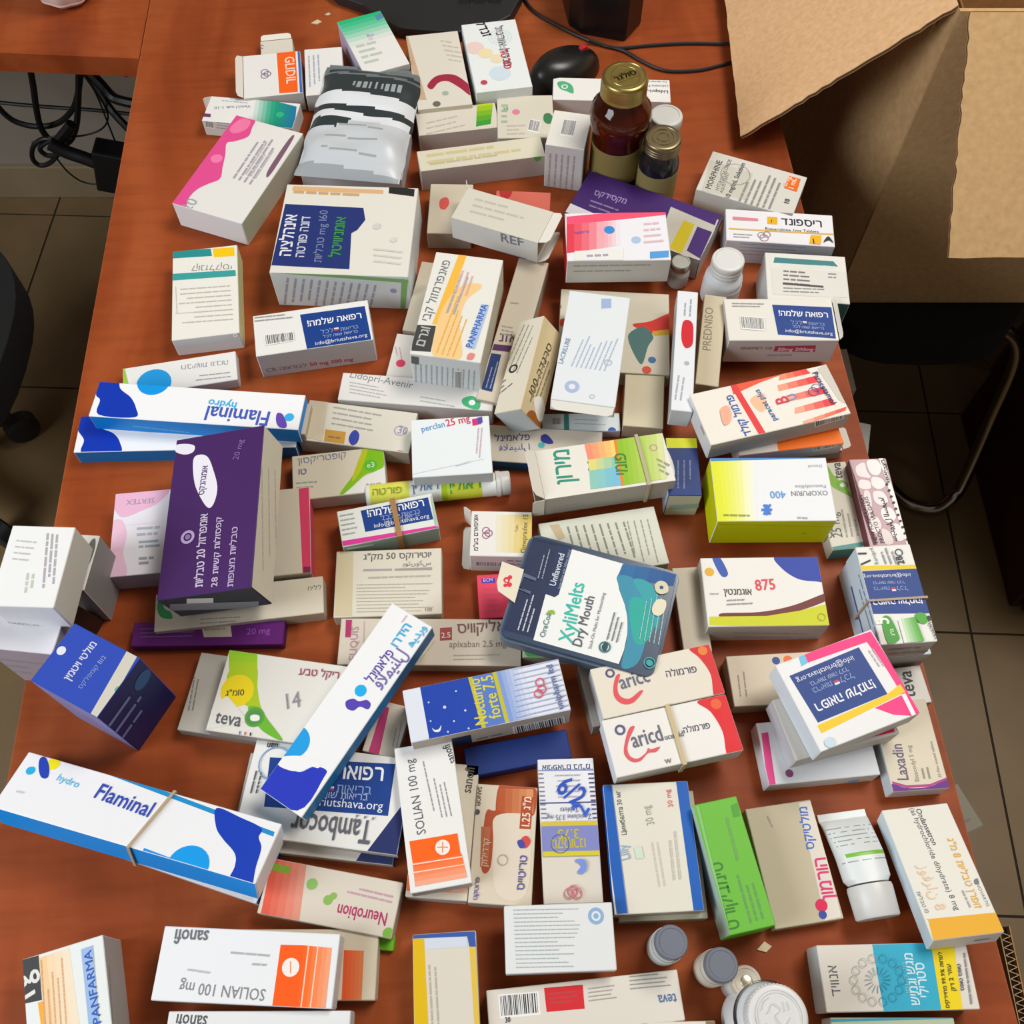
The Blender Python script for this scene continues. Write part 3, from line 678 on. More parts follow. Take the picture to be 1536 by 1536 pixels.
K('white carton with yellow numeral boxes and bold Hebrew name near the cardboard box', (1091,314, 1247,322, 1254,369, 1087,361), 0, 34, 'e8e7ea', S='c8c6cc', E='b5b1ac', art=[
 ('t','1d2230','ריספונד',1172,337,1233,341,1,1.15),('p','e0b02a',1151,325,1166,326,1166,337,1151,336),('t','8a2f2a','1',1156,334,1161,335,1),('t','3a3f52','Risperidone 1mg Tablets',1148,345,1228,350),
 ('p','d88f98',1099,325,1137,328,1137,332,1099,330),('p','dcb45a',1093,342,1251,351,1251,353,1093,344),('o','a58490',1146,357,7,.2),('o','a58490',1150,352,6,.2),('o','a58490',1142,353,6,.2),('l',TL,1100,352,1136,354,2,0,4,.4),
 ('p','e6b21e',1216,353,1232,354,1231,367,1214,366),('t','16161c','1',1220,366,1227,366,1,1.1),('b','2a2a30',1235,364,1242,355,1250,365,1243,361),('@S','l','8f8f9c',1110,366,1240,374,4,0,5,.3)])
K('white carton with teal edges and an upside down label, near the right desk edge', (1147,377, 1267,386, 1276,456, 1152,449), 0, 46, 'e2e0d8', N='2f6f76', S='2f6a68', E='357a78', W='cfd4d4', art=[
 ('p','3d8184',1162,386,1250,392,1257,400,1160,394),('t','dfe6e4','ATORVASTATIN',1168,400,1252,404,1,.8),('p','dcdad2',1156,402,1268,408,1272,447,1160,442),('l','55555a',1175,408,1215,411,4,0,6,.5),('l','66666a',1175,433,1255,436,2,0,5,.4),('p','4a4a4e',1174,424,1235,429,1235,432,1174,427),('l','77777a',1242,412,1258,413,2,0,5,.5)])
K('white carton with navy charity sticker upright at the right desk edge', (1087,447, 1245,449, 1261,510, 1092,511), 12, 36, 'e3dfd6', S='c9bfbc', E='b7b1a8', flap=[('E',5,60,'t')], art=[
 ('s',1158,457, 1247,461, 1254,508, 1167,502),('k',1109,474,1146,477,1148,497,1112,494),('l',TL,1098,456,1150,457,2,0,4,.35),
 ('@S','p','b04a64',1163,519,1224,518,1222,528,1160,527),('@S','t','f2e4e6','50mg 200mg',1166,526,1220,526,1),('@S','t','9a8088','SINEMET CR',1110,524,1158,524,1),('@S','l','9a9296',1150,534,1206,533,1,0,6,.5)])
# ---------------------------------------------------------------- centre
K('cream carton with a pink dot left of the tall orange patterned box', (592,500, 640,505, 632,582, 582,566), 0, 20, 'e2ddd6', S=SG, art=[('c','d8506c',601,545,7),('l','c9a0a8',592,520,596,540,2,6,1,.4)])
K('beige carton in the gap right of the navy panelled box', (632,392, 668,396, 640,500, 604,494), 0, 20, BE, S='b0a490')
K('beige carton with purple strip and navy sticker, leaning behind the centre', (772,386, 816,392, 770,612, 722,596), 0, 28, 'cfc5b2', S='b3a895', art=[
 ('t','5a3f62','אזנ',748,512,775,514,1,1.2),('p','552a5c',741,516,768,519,764,528,738,525),('l','9a8f86',752,490,776,494,3,0,6,.4),('p','22386e',737,530,752,532,738,588,722,584),('l','a98f98',765,455,784,457,1,0,6,.4),('l','7f8fb8',730,582,744,534,2,6,1,.35)])
K('pale carton whose lettering names a skin cream, under the tall box', (517,550, 738,584, 742,624, 508,592), 0, 24, 'e2e0dc', S='cfcdca', art=[
 ('t','85868a','Lidopri-Avenir',524,566,618,583,0,1.1),('b','4fae7c',694,598,708,594,720,602,718,614,704,612,694,606),('c','e4eee8',708,604,5),('l','a5a6a8',524,574,580,584,4,0,5,.35),('l','a5a6a8',630,596,690,606,2,0,6,.3)])
K('tall white box with orange dotted swoosh, black strength block and fine striped side', (654,377, 760,391, 716,541, 614,533), 24, 46, 'e5e4dc', S='d3d8da', E='bdb9a6', art=[
 ('p','f0bd55',690,377,702,378,662,488,648,486),('b','f2cf98',655,488,668,455,690,430,715,425,722,432,700,450,690,480,692,512,690,538,650,535),
 ('l','e0a23a',656,530,690,440,4,8,2,.3),('p','3f4040',622,487,654,489,646,528,617,526),('t','b9b9b4','1גרם',636,520,646,492,1,1.0),
 ('t','6f7278','פאנפרמזול קבי',644,482,676,392,0,1.0),('l','9a9ca0',672,470,700,396,2,10,2,.4),('p','a9c0e0',700,522,712,524,734,458,722,456),('t','3f63b4','PANPHARMA',708,522,732,458,1,1.0),('l','d8a0a0',684,440,700,394,3,8,2,.35),('b','e0908a',704,530,712,532,708,540,700,538),
 ('@S','l','8fa0ac',622,545,624,596,12,8,1,.3),('@S','p','5a5a5c',617,534,628,536,628,547,617,545),('@S','k',682,555,692,556,692,586,682,584)])
ser = K('tan carton with brown Hebrew name, standing on its long edge at the centre', (820,474, 843,507, 812,640, 776,614), (62,30,30,58), 32, 'd9c69c', W='dcd5c2', S='bcc4c6', E='b5a684', art=[
 ('t','5a4526','סרנדה 100',800,596,828,520,1,.8),('l','7d6a48',796,604,826,520,3,5,3,.45),('b','9a5f2c',790,622,800,616,812,638,800,640),('b','e9e6dc',800,600,812,596,818,620,808,632),
 ('@W','l','8a8478',776,560,808,486,4,-6,-2,.3),('@W','o','2f2f30',770,553,6,.4),('@W','l','5a5a5c',745,595,770,575,3,-2,-5,.4)])
K('cream carton with red and teal leaf artwork behind the white rounded one', (845,438, 1008,437, 1000,560, 832,556), 0, 22, 'd3cab7', S='b3a993', art=[
 ('b','c8352c',950,486,975,482,1008,470,1006,494,975,500,955,492),('p','c9a52a',978,497,1004,494,1004,502,982,504),('b','48706e',944,500,965,490,980,505,972,520,964,545,956,540,944,515),('c','3f6fa0',978,540,6),('c','c8503c',970,555,7),('c','c84a3c',846,484,8),('c','4a4444',836,460,6)])
K('plain beige carton end below the leaf artwork carton', (950,560, 994,560, 998,640, 922,640), 0, 20, 'cfc5a8', S='b0a68c')
K('white carton with rounded end and fine blue lettering, tilted over the centre', (864,445, 962,442, 906,606, 815,598), 40, 18, 'dfe5e8', S='e6edf0', E='a49a88', flap=[('S',9,-25,'t')], art=[
 ('p','9fb4d8',902,448,917,448,917,462,902,463),('t','6a86a8','LACRILUBE',844,546,856,508,1,1.0),('l','9db2d0',858,550,880,500,8,7,1,.35),('c','a9b8dc',858,580,11),('c','dfe5e8',858,580,5),('o','b4c0d4',912,544,6,.3),('o','b4c0d4',888,595,4,.3)])
K('white upright carton with a red oval on its face', (1018,438, 1050,436, 1036,620, 1005,612), 30, 26, 'e3e6ea', S='cfd4d8', E='c9bda4', W='b3b8bc', art=[
 ('b','c4132c',1024,484,1032,480,1039,486,1040,502,1038,518,1028,522,1022,508),('l','8f98ac',1028,474,1030,446,2,8,1,.4),('l','9aa2b0',1014,600,1020,560,2,8,1,.4),('c','a9b4c4',1030,545,4)])
K('beige carton with sideways grey lettering beside the red oval one', (1056,440, 1088,446, 1080,580, 1044,576), 0, 40, 'cdc2a6', S='a99d84', art=[('t','85796a','PREDNISO',1066,526,1070,462,0,1.0)])
K('low blue and white carton under the rounded white one', (814,618, 926,622, 934,648, 812,646), 0, 12, 'cdd5d6', S='b4bcc0', art=[('p','3f7f7c',846,620,853,620,854,648,846,648),('l','9aa5b4',862,630,915,632,2,0,6,.3),('k',828,626,842,626,842,638,828,638),('c','3558a0',918,646,6)])
K('beige carton with bilingual lettering and a deep blue side at the centre', (735,642, 905,643, 900,696, 722,696), 0, 15, 'cfc6b6', S='0f5a86', art=[
 ('t','4f4a78','פלאמינל',742,662,795,660,1,1.1),('t','6a6898','ﻓﻼﻣﯿﻨﺎل',748,676,795,674,1,1.0),('b','3a3f8c',812,654,820,652,830,664,822,666,812,662),('c','4fb0b0',812,668,5)])
K('white strength labelled carton resting across the centre', (630,640, 741,614, 727,697, 608,728), 22, 18, 'e6ecee', S='c4c8ca', E='c9cdd0', art=[
 ('t','6fa0d0','perclan',633,648,668,640,1,1.2),('t','d0506c','25 mg',670,640,706,632,1,1.2),('p','c83a7c',708,629,722,626,722,636,709,639),('p','5a4fa8',716,627,723,625,724,634,717,636),('l','c9a0b0',722,642,718,690,2,-5,0,.4),('l','b9c0c6',684,700,715,691,1,0,6,.5),('p','d8dde0',614,712,726,688,726,689,614,713)])
K('cream carton with gold rectangle and violet oval, left of the centre', (462,597, 626,622, 612,684, 452,655), 0, 22, 'dcd7c9', S='b0a696', W='c9bfa8', art=[
 ('p','c79a4c',488,644,519,648,516,666,486,662),('l','6a5a38',492,656,514,659,1,0,5,.6),('b','3f4aa4',526,650,533,645,539,652,536,664,528,668,523,660),('l','9c9a90',500,612,592,628,4,-1,8,.35),('t','8a82a8','30',596,650,610,652,0,1.2),('t','b06a6e','m',596,680,604,681),
 ('o','a59cbc',600,646,9,.15),('p','d2c6ae',462,598,492,602,484,662,452,655)])
K('cream carton end standing beside the gold rectangle carton', (448,604, 466,606, 458,652, 446,650), 22, 10, 'cfc4b0', S='b5a994')
K('cream carton with lime green swoosh left of the centre', (436,683, 576,671, 579,735, 441,752), 0, 20, 'd5cbb6', S='c6c2b8', art=[
 ('b','7fb51a',546,672,576,670,578,690,570,706,548,712,520,738,510,740,530,712,540,690),('b','b4bc1c',545,674,552,674,540,708,528,722,534,700),('c','5fae2c',556,698,10),('t','dfe9d4','e3',551,702,562,700),('p','e6e4de',578,700,578,735,515,742,545,716),('t','8f9296','teva',549,732,573,729,1),('t','7f84a0','קופטריקסון',447,696,520,686),('l','85a08a',444,726,480,723,2,0,7,.35),('t','6f789c','טו',448,712,460,711,1)])
K('cream carton with bold Hebrew heading and many fine lines below', (505,826, 660,823, 665,922, 500,925), 0, 18, 'dcd5c4', S='b9ae9a', art=[
 ('p','cfc29f',506,826,530,826,528,924,502,924),('t','6f6b66','יוטירוקס 50 מק"ג',545,840,647,836,1,1.0),('t','77736e','ﯾﻮﺗﯿﺮوﮐﺲ',604,849,648,847),('p','a9a0a2',545,854,588,853,588,856,545,857),('p','a39a9c',592,853,648,851,648,855,592,856),('l','a9a498',552,868,648,865,1,0,6,.5),('l','a5a094',535,878,650,876,9,0,5,.25),('t','7f7b74','100',638,917,648,917)])
K('banded white carton with blue charity sticker and magenta stripe', (505,765, 645,742, 662,794, 513,818), 0, 26, 'e2e4de', S='8fa596', E='9fb0a2', art=[
 ('s',541,766, 642,746, 650,779, 548,798),('p','d8449a',513,812,660,788,662,794,515,819),('l','9aa39c',510,775,538,770,5,1,7,.3),('p','a9c4ac',646,744,652,742,660,790,653,790),('@S','p','c9d2c8',520,822,560,816,561,818,521,825)])
band((None,)+FACES['banded white carton with blue charity sticker and magenta stripe'], 'tan rubber band around the magenta striped carton', 0.008, 'x', 0, 'a57a45', .005)
K('cream carton with a pale yellow panel and opened end flap', (705,766, 800,768, 795,836, 707,833), 0, 32, 'e9e6e0', S='d6cfcf', W='d4d2d0', flap=[('W',9,40,'l'),('W',8,-10,'b')], art=[
 ('g','e9e4cf','e0c46a',744,772,800,772,796,830,744,828,6),('t','3f3a52','אוניפארם בע"מ',717,826,717,772,1,1.0),('o','9a5a80',729,796,6,.22),('o','9a5a80',729,803,6,.22),('o','9a5a80',733,800,6,.22),('t','6a5f4a','Omepradex 15',788,830,792,772),('t','8a8068','Tabs',777,798,777,788),
 ('@S','k',712,842,752,843,752,850,712,849),('@S','l','8a7f84',760,842,790,843,2,0,5,.5)])
K('flat coral red carton under the hanging flap of the lozenge pack', (713,861, 782,860, 792,925, 721,926), 0, 12, 'e2506a', S='b83a50', art=[('p','4a3fa0',722,868,742,867,743,874,723,875),('t','cfc8ee','ECM',725,873,739,872,1),('l','c83a58',724,885,760,884,5,0,8,.3)])
K('greenish carton covered in fine print beneath the lozenge pack', (795,778, 985,768, 1003,850, 836,866), 0, 26, 'd6d8c8', S='b0b09a', E='a9b088', art=[
 ('l','6f7464',850,790,870,860,8,12,-1,.3),('l','8a8c7c',940,782,956,850,4,10,-1,.25),('p','c9b48f',824,788,838,786,848,806,838,812)])
K('white carton with teal Hebrew name, rainbow strip and lime panel', (806,678, 992,648, 1014,718, 815,752), 24, 30, 'e6e3d8', S='b3ada2', W='d9dde0', op='W', flap=[('W',14,45,'t'),('W',11,0,'r'),('W',10,-50,'b')], art=[
 ('t','2f8f7c','מירון',860,725,853,674,1,1.2),('t','2f8f7c','30',900,706,897,688,1,1.1),('g','f0907c','f2dc7c',876,664,924,657,928,686,882,690,5),('g','f2dc7c','7cc4b8',882,690,928,684,930,702,884,708,4),('g','8cc8b0','7fc0e4',884,706,930,700,932,728,886,734,4),
 ('p','e08a2a',920,658,924,657,936,728,932,729),('g','8ab820','d9e0a0',924,657,992,647,1000,718,936,728,8),('t','3f7f2a','פומי',942,712,938,680,1,1.2),('o','c08a8c',980,672,6,.25),('l','8a8a6c',984,690,1004,700,3,2,8,.4),('@S','l','8f8a84',830,762,880,754,3,0,4,.3)])
band((None,)+FACES['white carton with teal Hebrew name, rainbow strip and lime panel'], 'pale rubber band around the lime panelled carton', 0.036, 'x', 0, 'b9ac90', .003)
K('navy and yellow carton standing left of the yellow sided box', (999,657, 1046,657, 1052,742, 1000,745), 0, 38, '1d3570', S='c4c6b4', W='b9c2cc', art=[
 ('p','d6d92a',999,657,1046,657,1047,672,1000,672),('b','e0e4e0',998,676,1008,690,1012,712,1004,730,998,740),('l','4a63a0',1016,690,1016,735,3,9,0,.3),('@S','p','8fb4a8',1004,758,1048,756,1048,762,1004,765)])
K('white carton with orange gel side lying under the red striped box', (1100,640, 1249,611, 1262,659, 1108,690), 17, 18, 'ee7a2a', S='c9c2bb', E='c9b9ac', art=[('p','ded6ca',1098,640,1160,628,1168,680,1106,692),('@S','k',1220,664,1256,657,1256,670,1220,677)])
K('red and white carton lowest under the red striped box', (1102,660, 1252,640, 1264,672, 1106,694), 0, 16, 'e2d9d2', S='b9aca4', E='d8d0c8', flap=[('E',8,20,'t')], art=[('p','d23a3a',1205,650,1256,642,1262,662,1240,672)])
K('cold remedy carton with red diagonal stripes near the right desk edge', (1039,594, 1239,543, 1272,614, 1066,675), 38, 24, 'ebe5da', S='b9b0a2', W='dcdde2', E='b5aea4', art=[
 ('p','e05a3c',1096,578,1180,557,1208,549,1140,574,1100,592),('p','d83a3c',1095,578,1104,576,1152,655,1142,658),('b','f2c4a0',1125,600,1145,590,1150,610,1140,618),
 ('g','f0a07c','df3a3c',1170,561,1206,551,1216,560,1168,571,4),('g','f0b494','d8323c',1166,578,1222,564,1228,573,1168,587,4),('g','f2bc9c','d8323c',1180,594,1234,580,1240,590,1180,603,4),('g','f2c0a4','d8323c',1192,612,1247,597,1253,607,1192,621,4),('g','f2c0a4','e0503c',1204,632,1270,610,1268,616,1206,638,4),('p','cfc9be',1226,553,1240,545,1268,606,1258,600),
 ('t','3a5aa8','פרמול קולד',1128,652,1098,592,1,1.1),('t','3f6fa8','paracet plus',1166,630,1138,584,1),('t','d83a54','B',1184,603,1179,593,1,1.2),('t','7f9ad0','U',1196,598,1191,590,1,1.1),('o','4a4f9c',1220,588,8,.12),('o','4a4f9c',1224,582,7,.12),('t','3a2f6c','Paracetamol',1218,560,1247,607,1,1.0),('b','f2b49a',1080,615,1092,610,1096,630,1086,638),
 ('@S','k',1222,631,1266,618,1266,628,1222,641),('@W','l','c4a8b8',1050,640,1060,664,2,6,0,.4)])
K('yellow and white box with yellow green sides and a blue asterisk', (1064,688, 1239,685, 1256,783, 1077,780), 8, 44, 'e9ebee', S='c4c80c', W='c9cf14', E='d8dadc', N='3f78b4', art=[
 ('g','dbe012','eef0b0',1063,690,1112,690,1118,782,1077,782,7),('g','eef0b0','e9ebee',1112,690,1132,690,1136,782,1118,782,3),('p','4a86c0',1062,684,1240,683,1240,687,1064,692),
 ('t','85868a','OXOPURIN',1241,736,1186,737,1,1.1),('t','6fa4dc','400',1178,737,1154,737,1,1.1),('t','a9abae','Pentoxifylline',1238,727,1192,728),('t','b5b7ba','Dexcel',1232,697,1212,698),
 ('p','3f7fcf',1148,757,1152,757,1152,773,1148,773),('p','3f7fcf',1142,763,1158,763,1158,767,1142,767),('p','3f7fcf',1144,758,1147,756,1157,771,1154,773),('p','3f7fcf',1154,756,1157,758,1147,773,1144,771),('l','8a8a20',1085,774,1130,775,1,0,5,.6),('l','9aa0a8',1196,778,1215,779,1,0,5,.6),('@S','p','b0b40a',1080,786,1254,790,1254,791,1080,787),('@S','o','8a8f20',1206,800,3,.3)])
tv = K('pale green leaf carton at the right desk edge, beside the pill pattern one', (1222,696, 1267,692, 1307,817, 1240,829), 0, 20, 'd5d0bf', S='4f8f8a', W='c2beb0', art=[
 ('b','7fb038',1228,700,1240,698,1250,712,1262,724,1272,736,1280,748,1274,744,1258,736,1246,728,1236,714),('o','6fa82c',1263,728,9,.4),('c','e6eadc',1263,728,3),('t','3a3f44','teva',1264,718,1260,694,1,1.2),('t','5a5f64','25 mg',1264,806,1256,768,0,1.2),('t','5a5f64','CL',1250,808,1247,790,0,1.3),('l','8f8c80',1272,806,1264,764,3,8,-1,.4),('p','4f8f8a',1240,822,1306,811,1307,817,1241,829)])
K('mauve and white carton patterned with pills, jutting past the desk edge', (1268,690, 1324,687, 1369,823, 1311,817), 20, 14, 'c9a9ae', S='9a7478', E='ece6e2', W='6a2f3a', art=[
 ('p','6a2f3a',1268,690,1274,690,1316,817,1310,818),('b','f0e8e6',1284,700,1296,694,1300,706,1306,716,1296,716,1286,712),('b','f2ecea',1300,692,1314,690,1322,700,1318,712,1306,710),('b','f0e8e6',1290,720,1304,722,1306,732,1296,734,1288,730),('b','f2ecea',1308,716,1322,718,1328,728,1318,734,1308,728),('b','ece2e0',1296,738,1304,738,1308,760,1304,778,1298,760),('b','f0e8e6',1310,738,1324,738,1332,752,1322,758,1312,752),('b','ece2e0',1304,780,1316,776,1322,790,1314,800,1306,794),('b','f2ecea',1322,764,1336,762,1344,776,1334,784,1324,778),('b','f2ecea',1340,786,1352,790,1358,806,1348,812,1338,802),('b','e6dad8',1322,794,1334,798,1340,814,1328,816),
 ('p','f4f0ee',1318,688,1324,687,1368,822,1361,822),('t','35202a','NEW FORMULATION',1317,814,1293,743,1,1.0),('t','4a2f38','PROCTO VULGARIS',1327,814,1301,745,0,1.0),('t','2a2026','ﺳﯿﺪورال اﻟﺴﻌﻴﺪة',1346,812,1324,745,1,1.0),('t','2a2026','REKAH',1335,724,1329,706,1),('t','2a2026','ריצה',1332,704,1326,690,1),
 ]+[('c','1c1418',1330+3.35*i,727+9.2*i,2.0) for i in range(10)])
K('white carton with cobalt quarter disc, brown swoosh and yellow band', (1050,834, 1222,838, 1250,942, 1062,936), 0, 34, 'e9e6e0', S='b5b0a4', W='c9c4b4', E='b9b6a8', art=[
 ('b','1f3f9c',1164,834,1228,836,1238,870,1222,872,1196,868,1172,852),('b','6a2a22',1082,920,1140,918,1190,908,1244,888,1246,898,1200,916,1150,926,1090,928),('p','c9cc14',1064,925,1150,924,1200,916,1246,904,1250,942,1064,938),
 ('b','3558a8',1068,836,1078,834,1092,860,1082,864),('c','e0b03c',1064,858,7),('t','4a4444','אוגמנטין',1086,892,1128,892,1,1.2),('t','d84a54','875',1134,886,1164,884,1,1.2),('t','6a6464','TARO-CEF',1064,892,1078,892,1),('l','8a8484',1090,902,1130,900,2,0,6,.4),('o','9aa02c',1232,926,6,.15),('@S','l','8a849c',1100,950,1240,952,4,0,6,.25)])
K('beige carton end between the lozenge pack and the cobalt quarter carton', (1012,852, 1052,850, 1064,975, 1022,982), 0, 16, 'cfc5b2', S='a99d8a')
K('beige carton with orange and blue logo under the pink cornered box', (1085,985, 1235,976, 1240,1050, 1106,1062), 0, 20, 'd6c9b2', S='b0a38c', art=[('c','e0743a',1182,990,7),('c','2f4a8c',1164,991,6),('t','6f6456','אופטלגין',1096,1050,1090,994,0,1.1),('l','8a7f70',1112,1045,1106,995,2,9,0,.3)])
K('white carton with green strength block, sticker inverted, topmost of the banded right stack', (1281,819, 1362,818, 1410,962, 1323,967), 33, 30, 'e9e8e2', W='cfdde8', S='b7b0a6', E='d9d6ce', name='medicine_carton', art=[
 ('p','e2c81e',1288,849,1372,847,1375,853,1290,856),('s',1397,920, 1308,921, 1288,857, 1375,853),
 ('t','2f3136','לו',1306,842,1296,824,0,1.3),('t','7a8088','Ramipril',1318,846,1309,822,0,1.0),('l','85878a',1330,846,1321,822,3,8,0,.4),('o','2f4a6c',1348,829,6,.25),('t','2a2c30','28',1357,846,1352,834,1,1.1),
 ('b','4a9a3c',1322,930,1334,926,1348,954,1346,962,1332,966),('t','eef4ea','5',1334,936,1330,924,1,1.3),('t','eef4ea','מ"ג',1342,954,1339,944,1),('g','f0f2ea','4fa33a',1346,930,1372,926,1386,962,1356,966,6),('b','4fa33a',1372,922,1384,920,1392,930,1386,936,1376,932),('t','35383c','SANOFI',1407,958,1396,934,1,1.0),('c','35383c',1393,928,4),
 ('@S','l','8a7a78',1332,976,1400,971,3,1,6,.4),('@W','l','5f86b8',1318,960,1284,845,2,-6,0,.35)])
K('pale carton with blue patch under the sticker topped one, right stack', (1268,838, 1350,836, 1402,982, 1316,986), 0, 32, 'd5e2ec', W='c6d6e6', S='c2c0b8', E='c9c9c4', art=[('@W','p','2f5aa0',1276,880,1284,878,1304,950,1296,958),('@W','p','e8cf2a',1300,960,1310,956,1316,978,1306,984)])
band((None,)+FACES['white carton with green strength block, sticker inverted, topmost of the banded right stack'], 'pale rubber band around the right stack', -0.006, 'y', 8, 'b09a86', .002) 
K('white leaf carton end with dark lettering peeping out at the right desk edge', (1338,1004, 1381,996, 1396,1052, 1352,1060), 0, 16, 'e4e2dc', S='a98f78', art=[('t','30343a','teva',1374,1046,1366,1006,1,1.2)])
K('cream laxative carton with a purple curved foot along the right desk edge', (1306,1052, 1389,1050, 1424,1180, 1340,1190), 0, 20, 'dcd2bc', S='d3cfc8', W='cbd8e2', flap=[('S',7,10,'b')], art=[
 ('b','6a2f86',1338,1176,1360,1182,1395,1180,1422,1168,1427,1184,1384,1194,1338,1192),('p','b04a86',1338,1172,1360,1178,1395,1176,1420,1166,1421,1169,1395,1180,1360,1182,1339,1176),
 ('t','6a5a78','Laxadin',1363,1170,1352,1116,1,1.3),('t','8a8a78','Bisacodyl 5 mg',1379,1172,1366,1118,0,1.0),('l','85806e',1388,1168,1382,1142,2,8,0,.45),('t','8f8a78','30 Film coated tablets',1412,1166,1398,1112)])
# ------------------------------------------------------------- stack with pink cornered box
K('lowest white carton with a magenta stripe under the pink cornered box', (1140,1092, 1296,1062, 1318,1158, 1150,1182), 0, 22, 'dfe2e6', S='c9c4bc', W='e6e9f0', art=[('p','dc4a8c',1142,1100,1152,1098,1164,1180,1152,1184),('c','8a4f7c',1184,1160,6),('@S','c','7fb4d8',1280,1172,7)])
K('middle carton with red patch under the pink cornered box', (1158,1050, 1312,1010, 1345,1096, 1196,1146), 22, 24, 'd6d1ca', S='bfb8ae', W='c9ccd2', art=[('p','d8306c',1300,1090,1338,1078,1342,1098,1306,1106),('c','e09a3c',1312,1098,5)])
K('white box with pink and yellow corners and a blurred blue sticker', (1160,995, 1306,948, 1384,1070, 1232,1126), 46, 26, 'ebeaea', S='c9c6c0', W='dfe9f2', E='d6a0b4', N='b8345c', art=[
 ('p','ec3f86',1206,980,1306,947,1384,1071,1374,1075,1368,1066,1330,1004,1300,963,1212,994),('p','7fc4e0',1198,986,1206,980,1212,994,1202,1000),('p','ec3f86',1312,1062,1352,1043,1378,1070,1370,1074,1340,1072),('p','f6eef2',1352,1042,1358,1040,1374,1072,1368,1074),
 ('p','ecc81a',1350,1026,1358,1038,1232,1100,1226,1088,1330,1042),('s',1227,1084, 1331,1041, 1288,971, 1184,1014) if False else ('s',1331,1041, 1227,1084, 1184,1014, 1288,971),
 ('l','b9b4b0',1302,976,1322,1006,2,6,-2,.3),('c','c4dce8',1244,1114,8),
 ('@W','b','efe23c',1158,1090,1168,1086,1178,1094,1172,1104,1160,1102),('@W','l','a9a0ac',1150,1030,1172,1080,2,-5,2,.3)])
# the cold remedy pair with a rubber band
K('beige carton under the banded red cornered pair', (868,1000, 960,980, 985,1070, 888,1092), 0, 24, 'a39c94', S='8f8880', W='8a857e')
K('far one of the two banded cartons with red corners', (884,1003, 1064,967, 1088,1040, 906,1078), 24, 22, 'e4dccb', S='c9c2b8', W='d9dde4', art=[
 ('b','cc2a30',1034,972,1066,964,1080,1000,1092,1042,1072,1046,1066,1012,1050,988),('c','e0853c',1054,976,7),('t','55526a','פורמולה',1000,1016,1046,1008,1,1.1),
 ('b','dc5a62',924,1014,930,1012,926,1030,930,1044,944,1048,960,1036,964,1038,950,1054,934,1056,922,1046,920,1030),('t','6a6a80','aricc',932,1034,976,1022,1,1.3),('o','4a4f7c',915,1010,7,.4)])
K('near one of the two banded cartons with red corners', (903,1079, 1087,1043, 1117,1124, 924,1168), 24, 22, 'ebe8e2', S='c9c2b8', W='dfe5ee', E='b5484c', art=[
 ('b','d3202e',1046,1052,1088,1042,1104,1086,1118,1126,1092,1134,1084,1098,1066,1068),('c','e0653c',1074,1056,8),('t','4f4c60','פורמולה',1026,1100,1066,1092,1,1.1),
 ('b','d9626a',944,1092,952,1090,945,1106,941,1122,945,1134,956,1138,968,1130,972,1122,976,1124,990,1120,984,1128,972,1130,960,1142,946,1142,936,1130,938,1110),('t','6a6878','aricd',950,1122,996,1110,1,1.4),('t','75727e','ucemid',998,1110,1026,1104,1,1.2),('o','55587c',930,1095,8,.4),('t','77777c','W',998,1146,1008,1144,1)])
band((None,)+FACES['near one of the two banded cartons with red corners'], 'pale rubber band around the red cornered pair', 0.003, 'x', 0, 'cdb98c', .0035)
# ------------------------------------------------------------- near middle
K('beige grey carton below the cream carton with many fine lines', (512,932, 783,924, 781,1000, 505,996), 0, 16, 'd3c9b9', S='b0a596', art=[
 ('t','7a5a58','אליקוויס',686,950,758,946,1,1.1),('p','9c4f4c',660,942,678,941,678,960,660,961),('t','e2cfc4','2.5',662,957,676,956,1),('t','8a8078','apixaban 2.5 mg',674,971,759,970,0,1.1),('p','a9406a',519,930,528,930,526,956,518,956),('p','c9a0b0',546,932,547,932,545,990,544,990),('l','a9a090',680,984,755,983,2,0,6,.3),('t','b58a98','ELIQUIS',534,990,538,940),('l','b9b0a2',620,990,650,950,3,6,0,.4)])
K('small green cornered carton under the lozenge pack', (782,946, 866,950, 866,988, 786,984), 0, 18, 'd8d8c6', S='aab09a', art=[('b','5fc06a',784,958,800,964,812,988,790,984),('p','2f9a74',802,962,816,966,824,984,808,984)])
K('cream carton with a crimson diagonal under the long diagonal carton', (566,1046, 614,1064, 596,1140, 546,1126), 0, 14, 'd9d0c0', S='b3a998', art=[('p','c0487c',574,1058,584,1062,568,1134,552,1130),('l','a59a8c',590,1120,598,1080,2,6,1,.4)])
K('grey carton below the yellow circle one, jutting to its left', (300,980, 500,1005, 470,1130, 268,1090), 0, 14, 'b5b0a6', S='8f8a82', W='a39e96', art=[('l','6a6660',284,1066,296,1000,2,6,0,.5)])
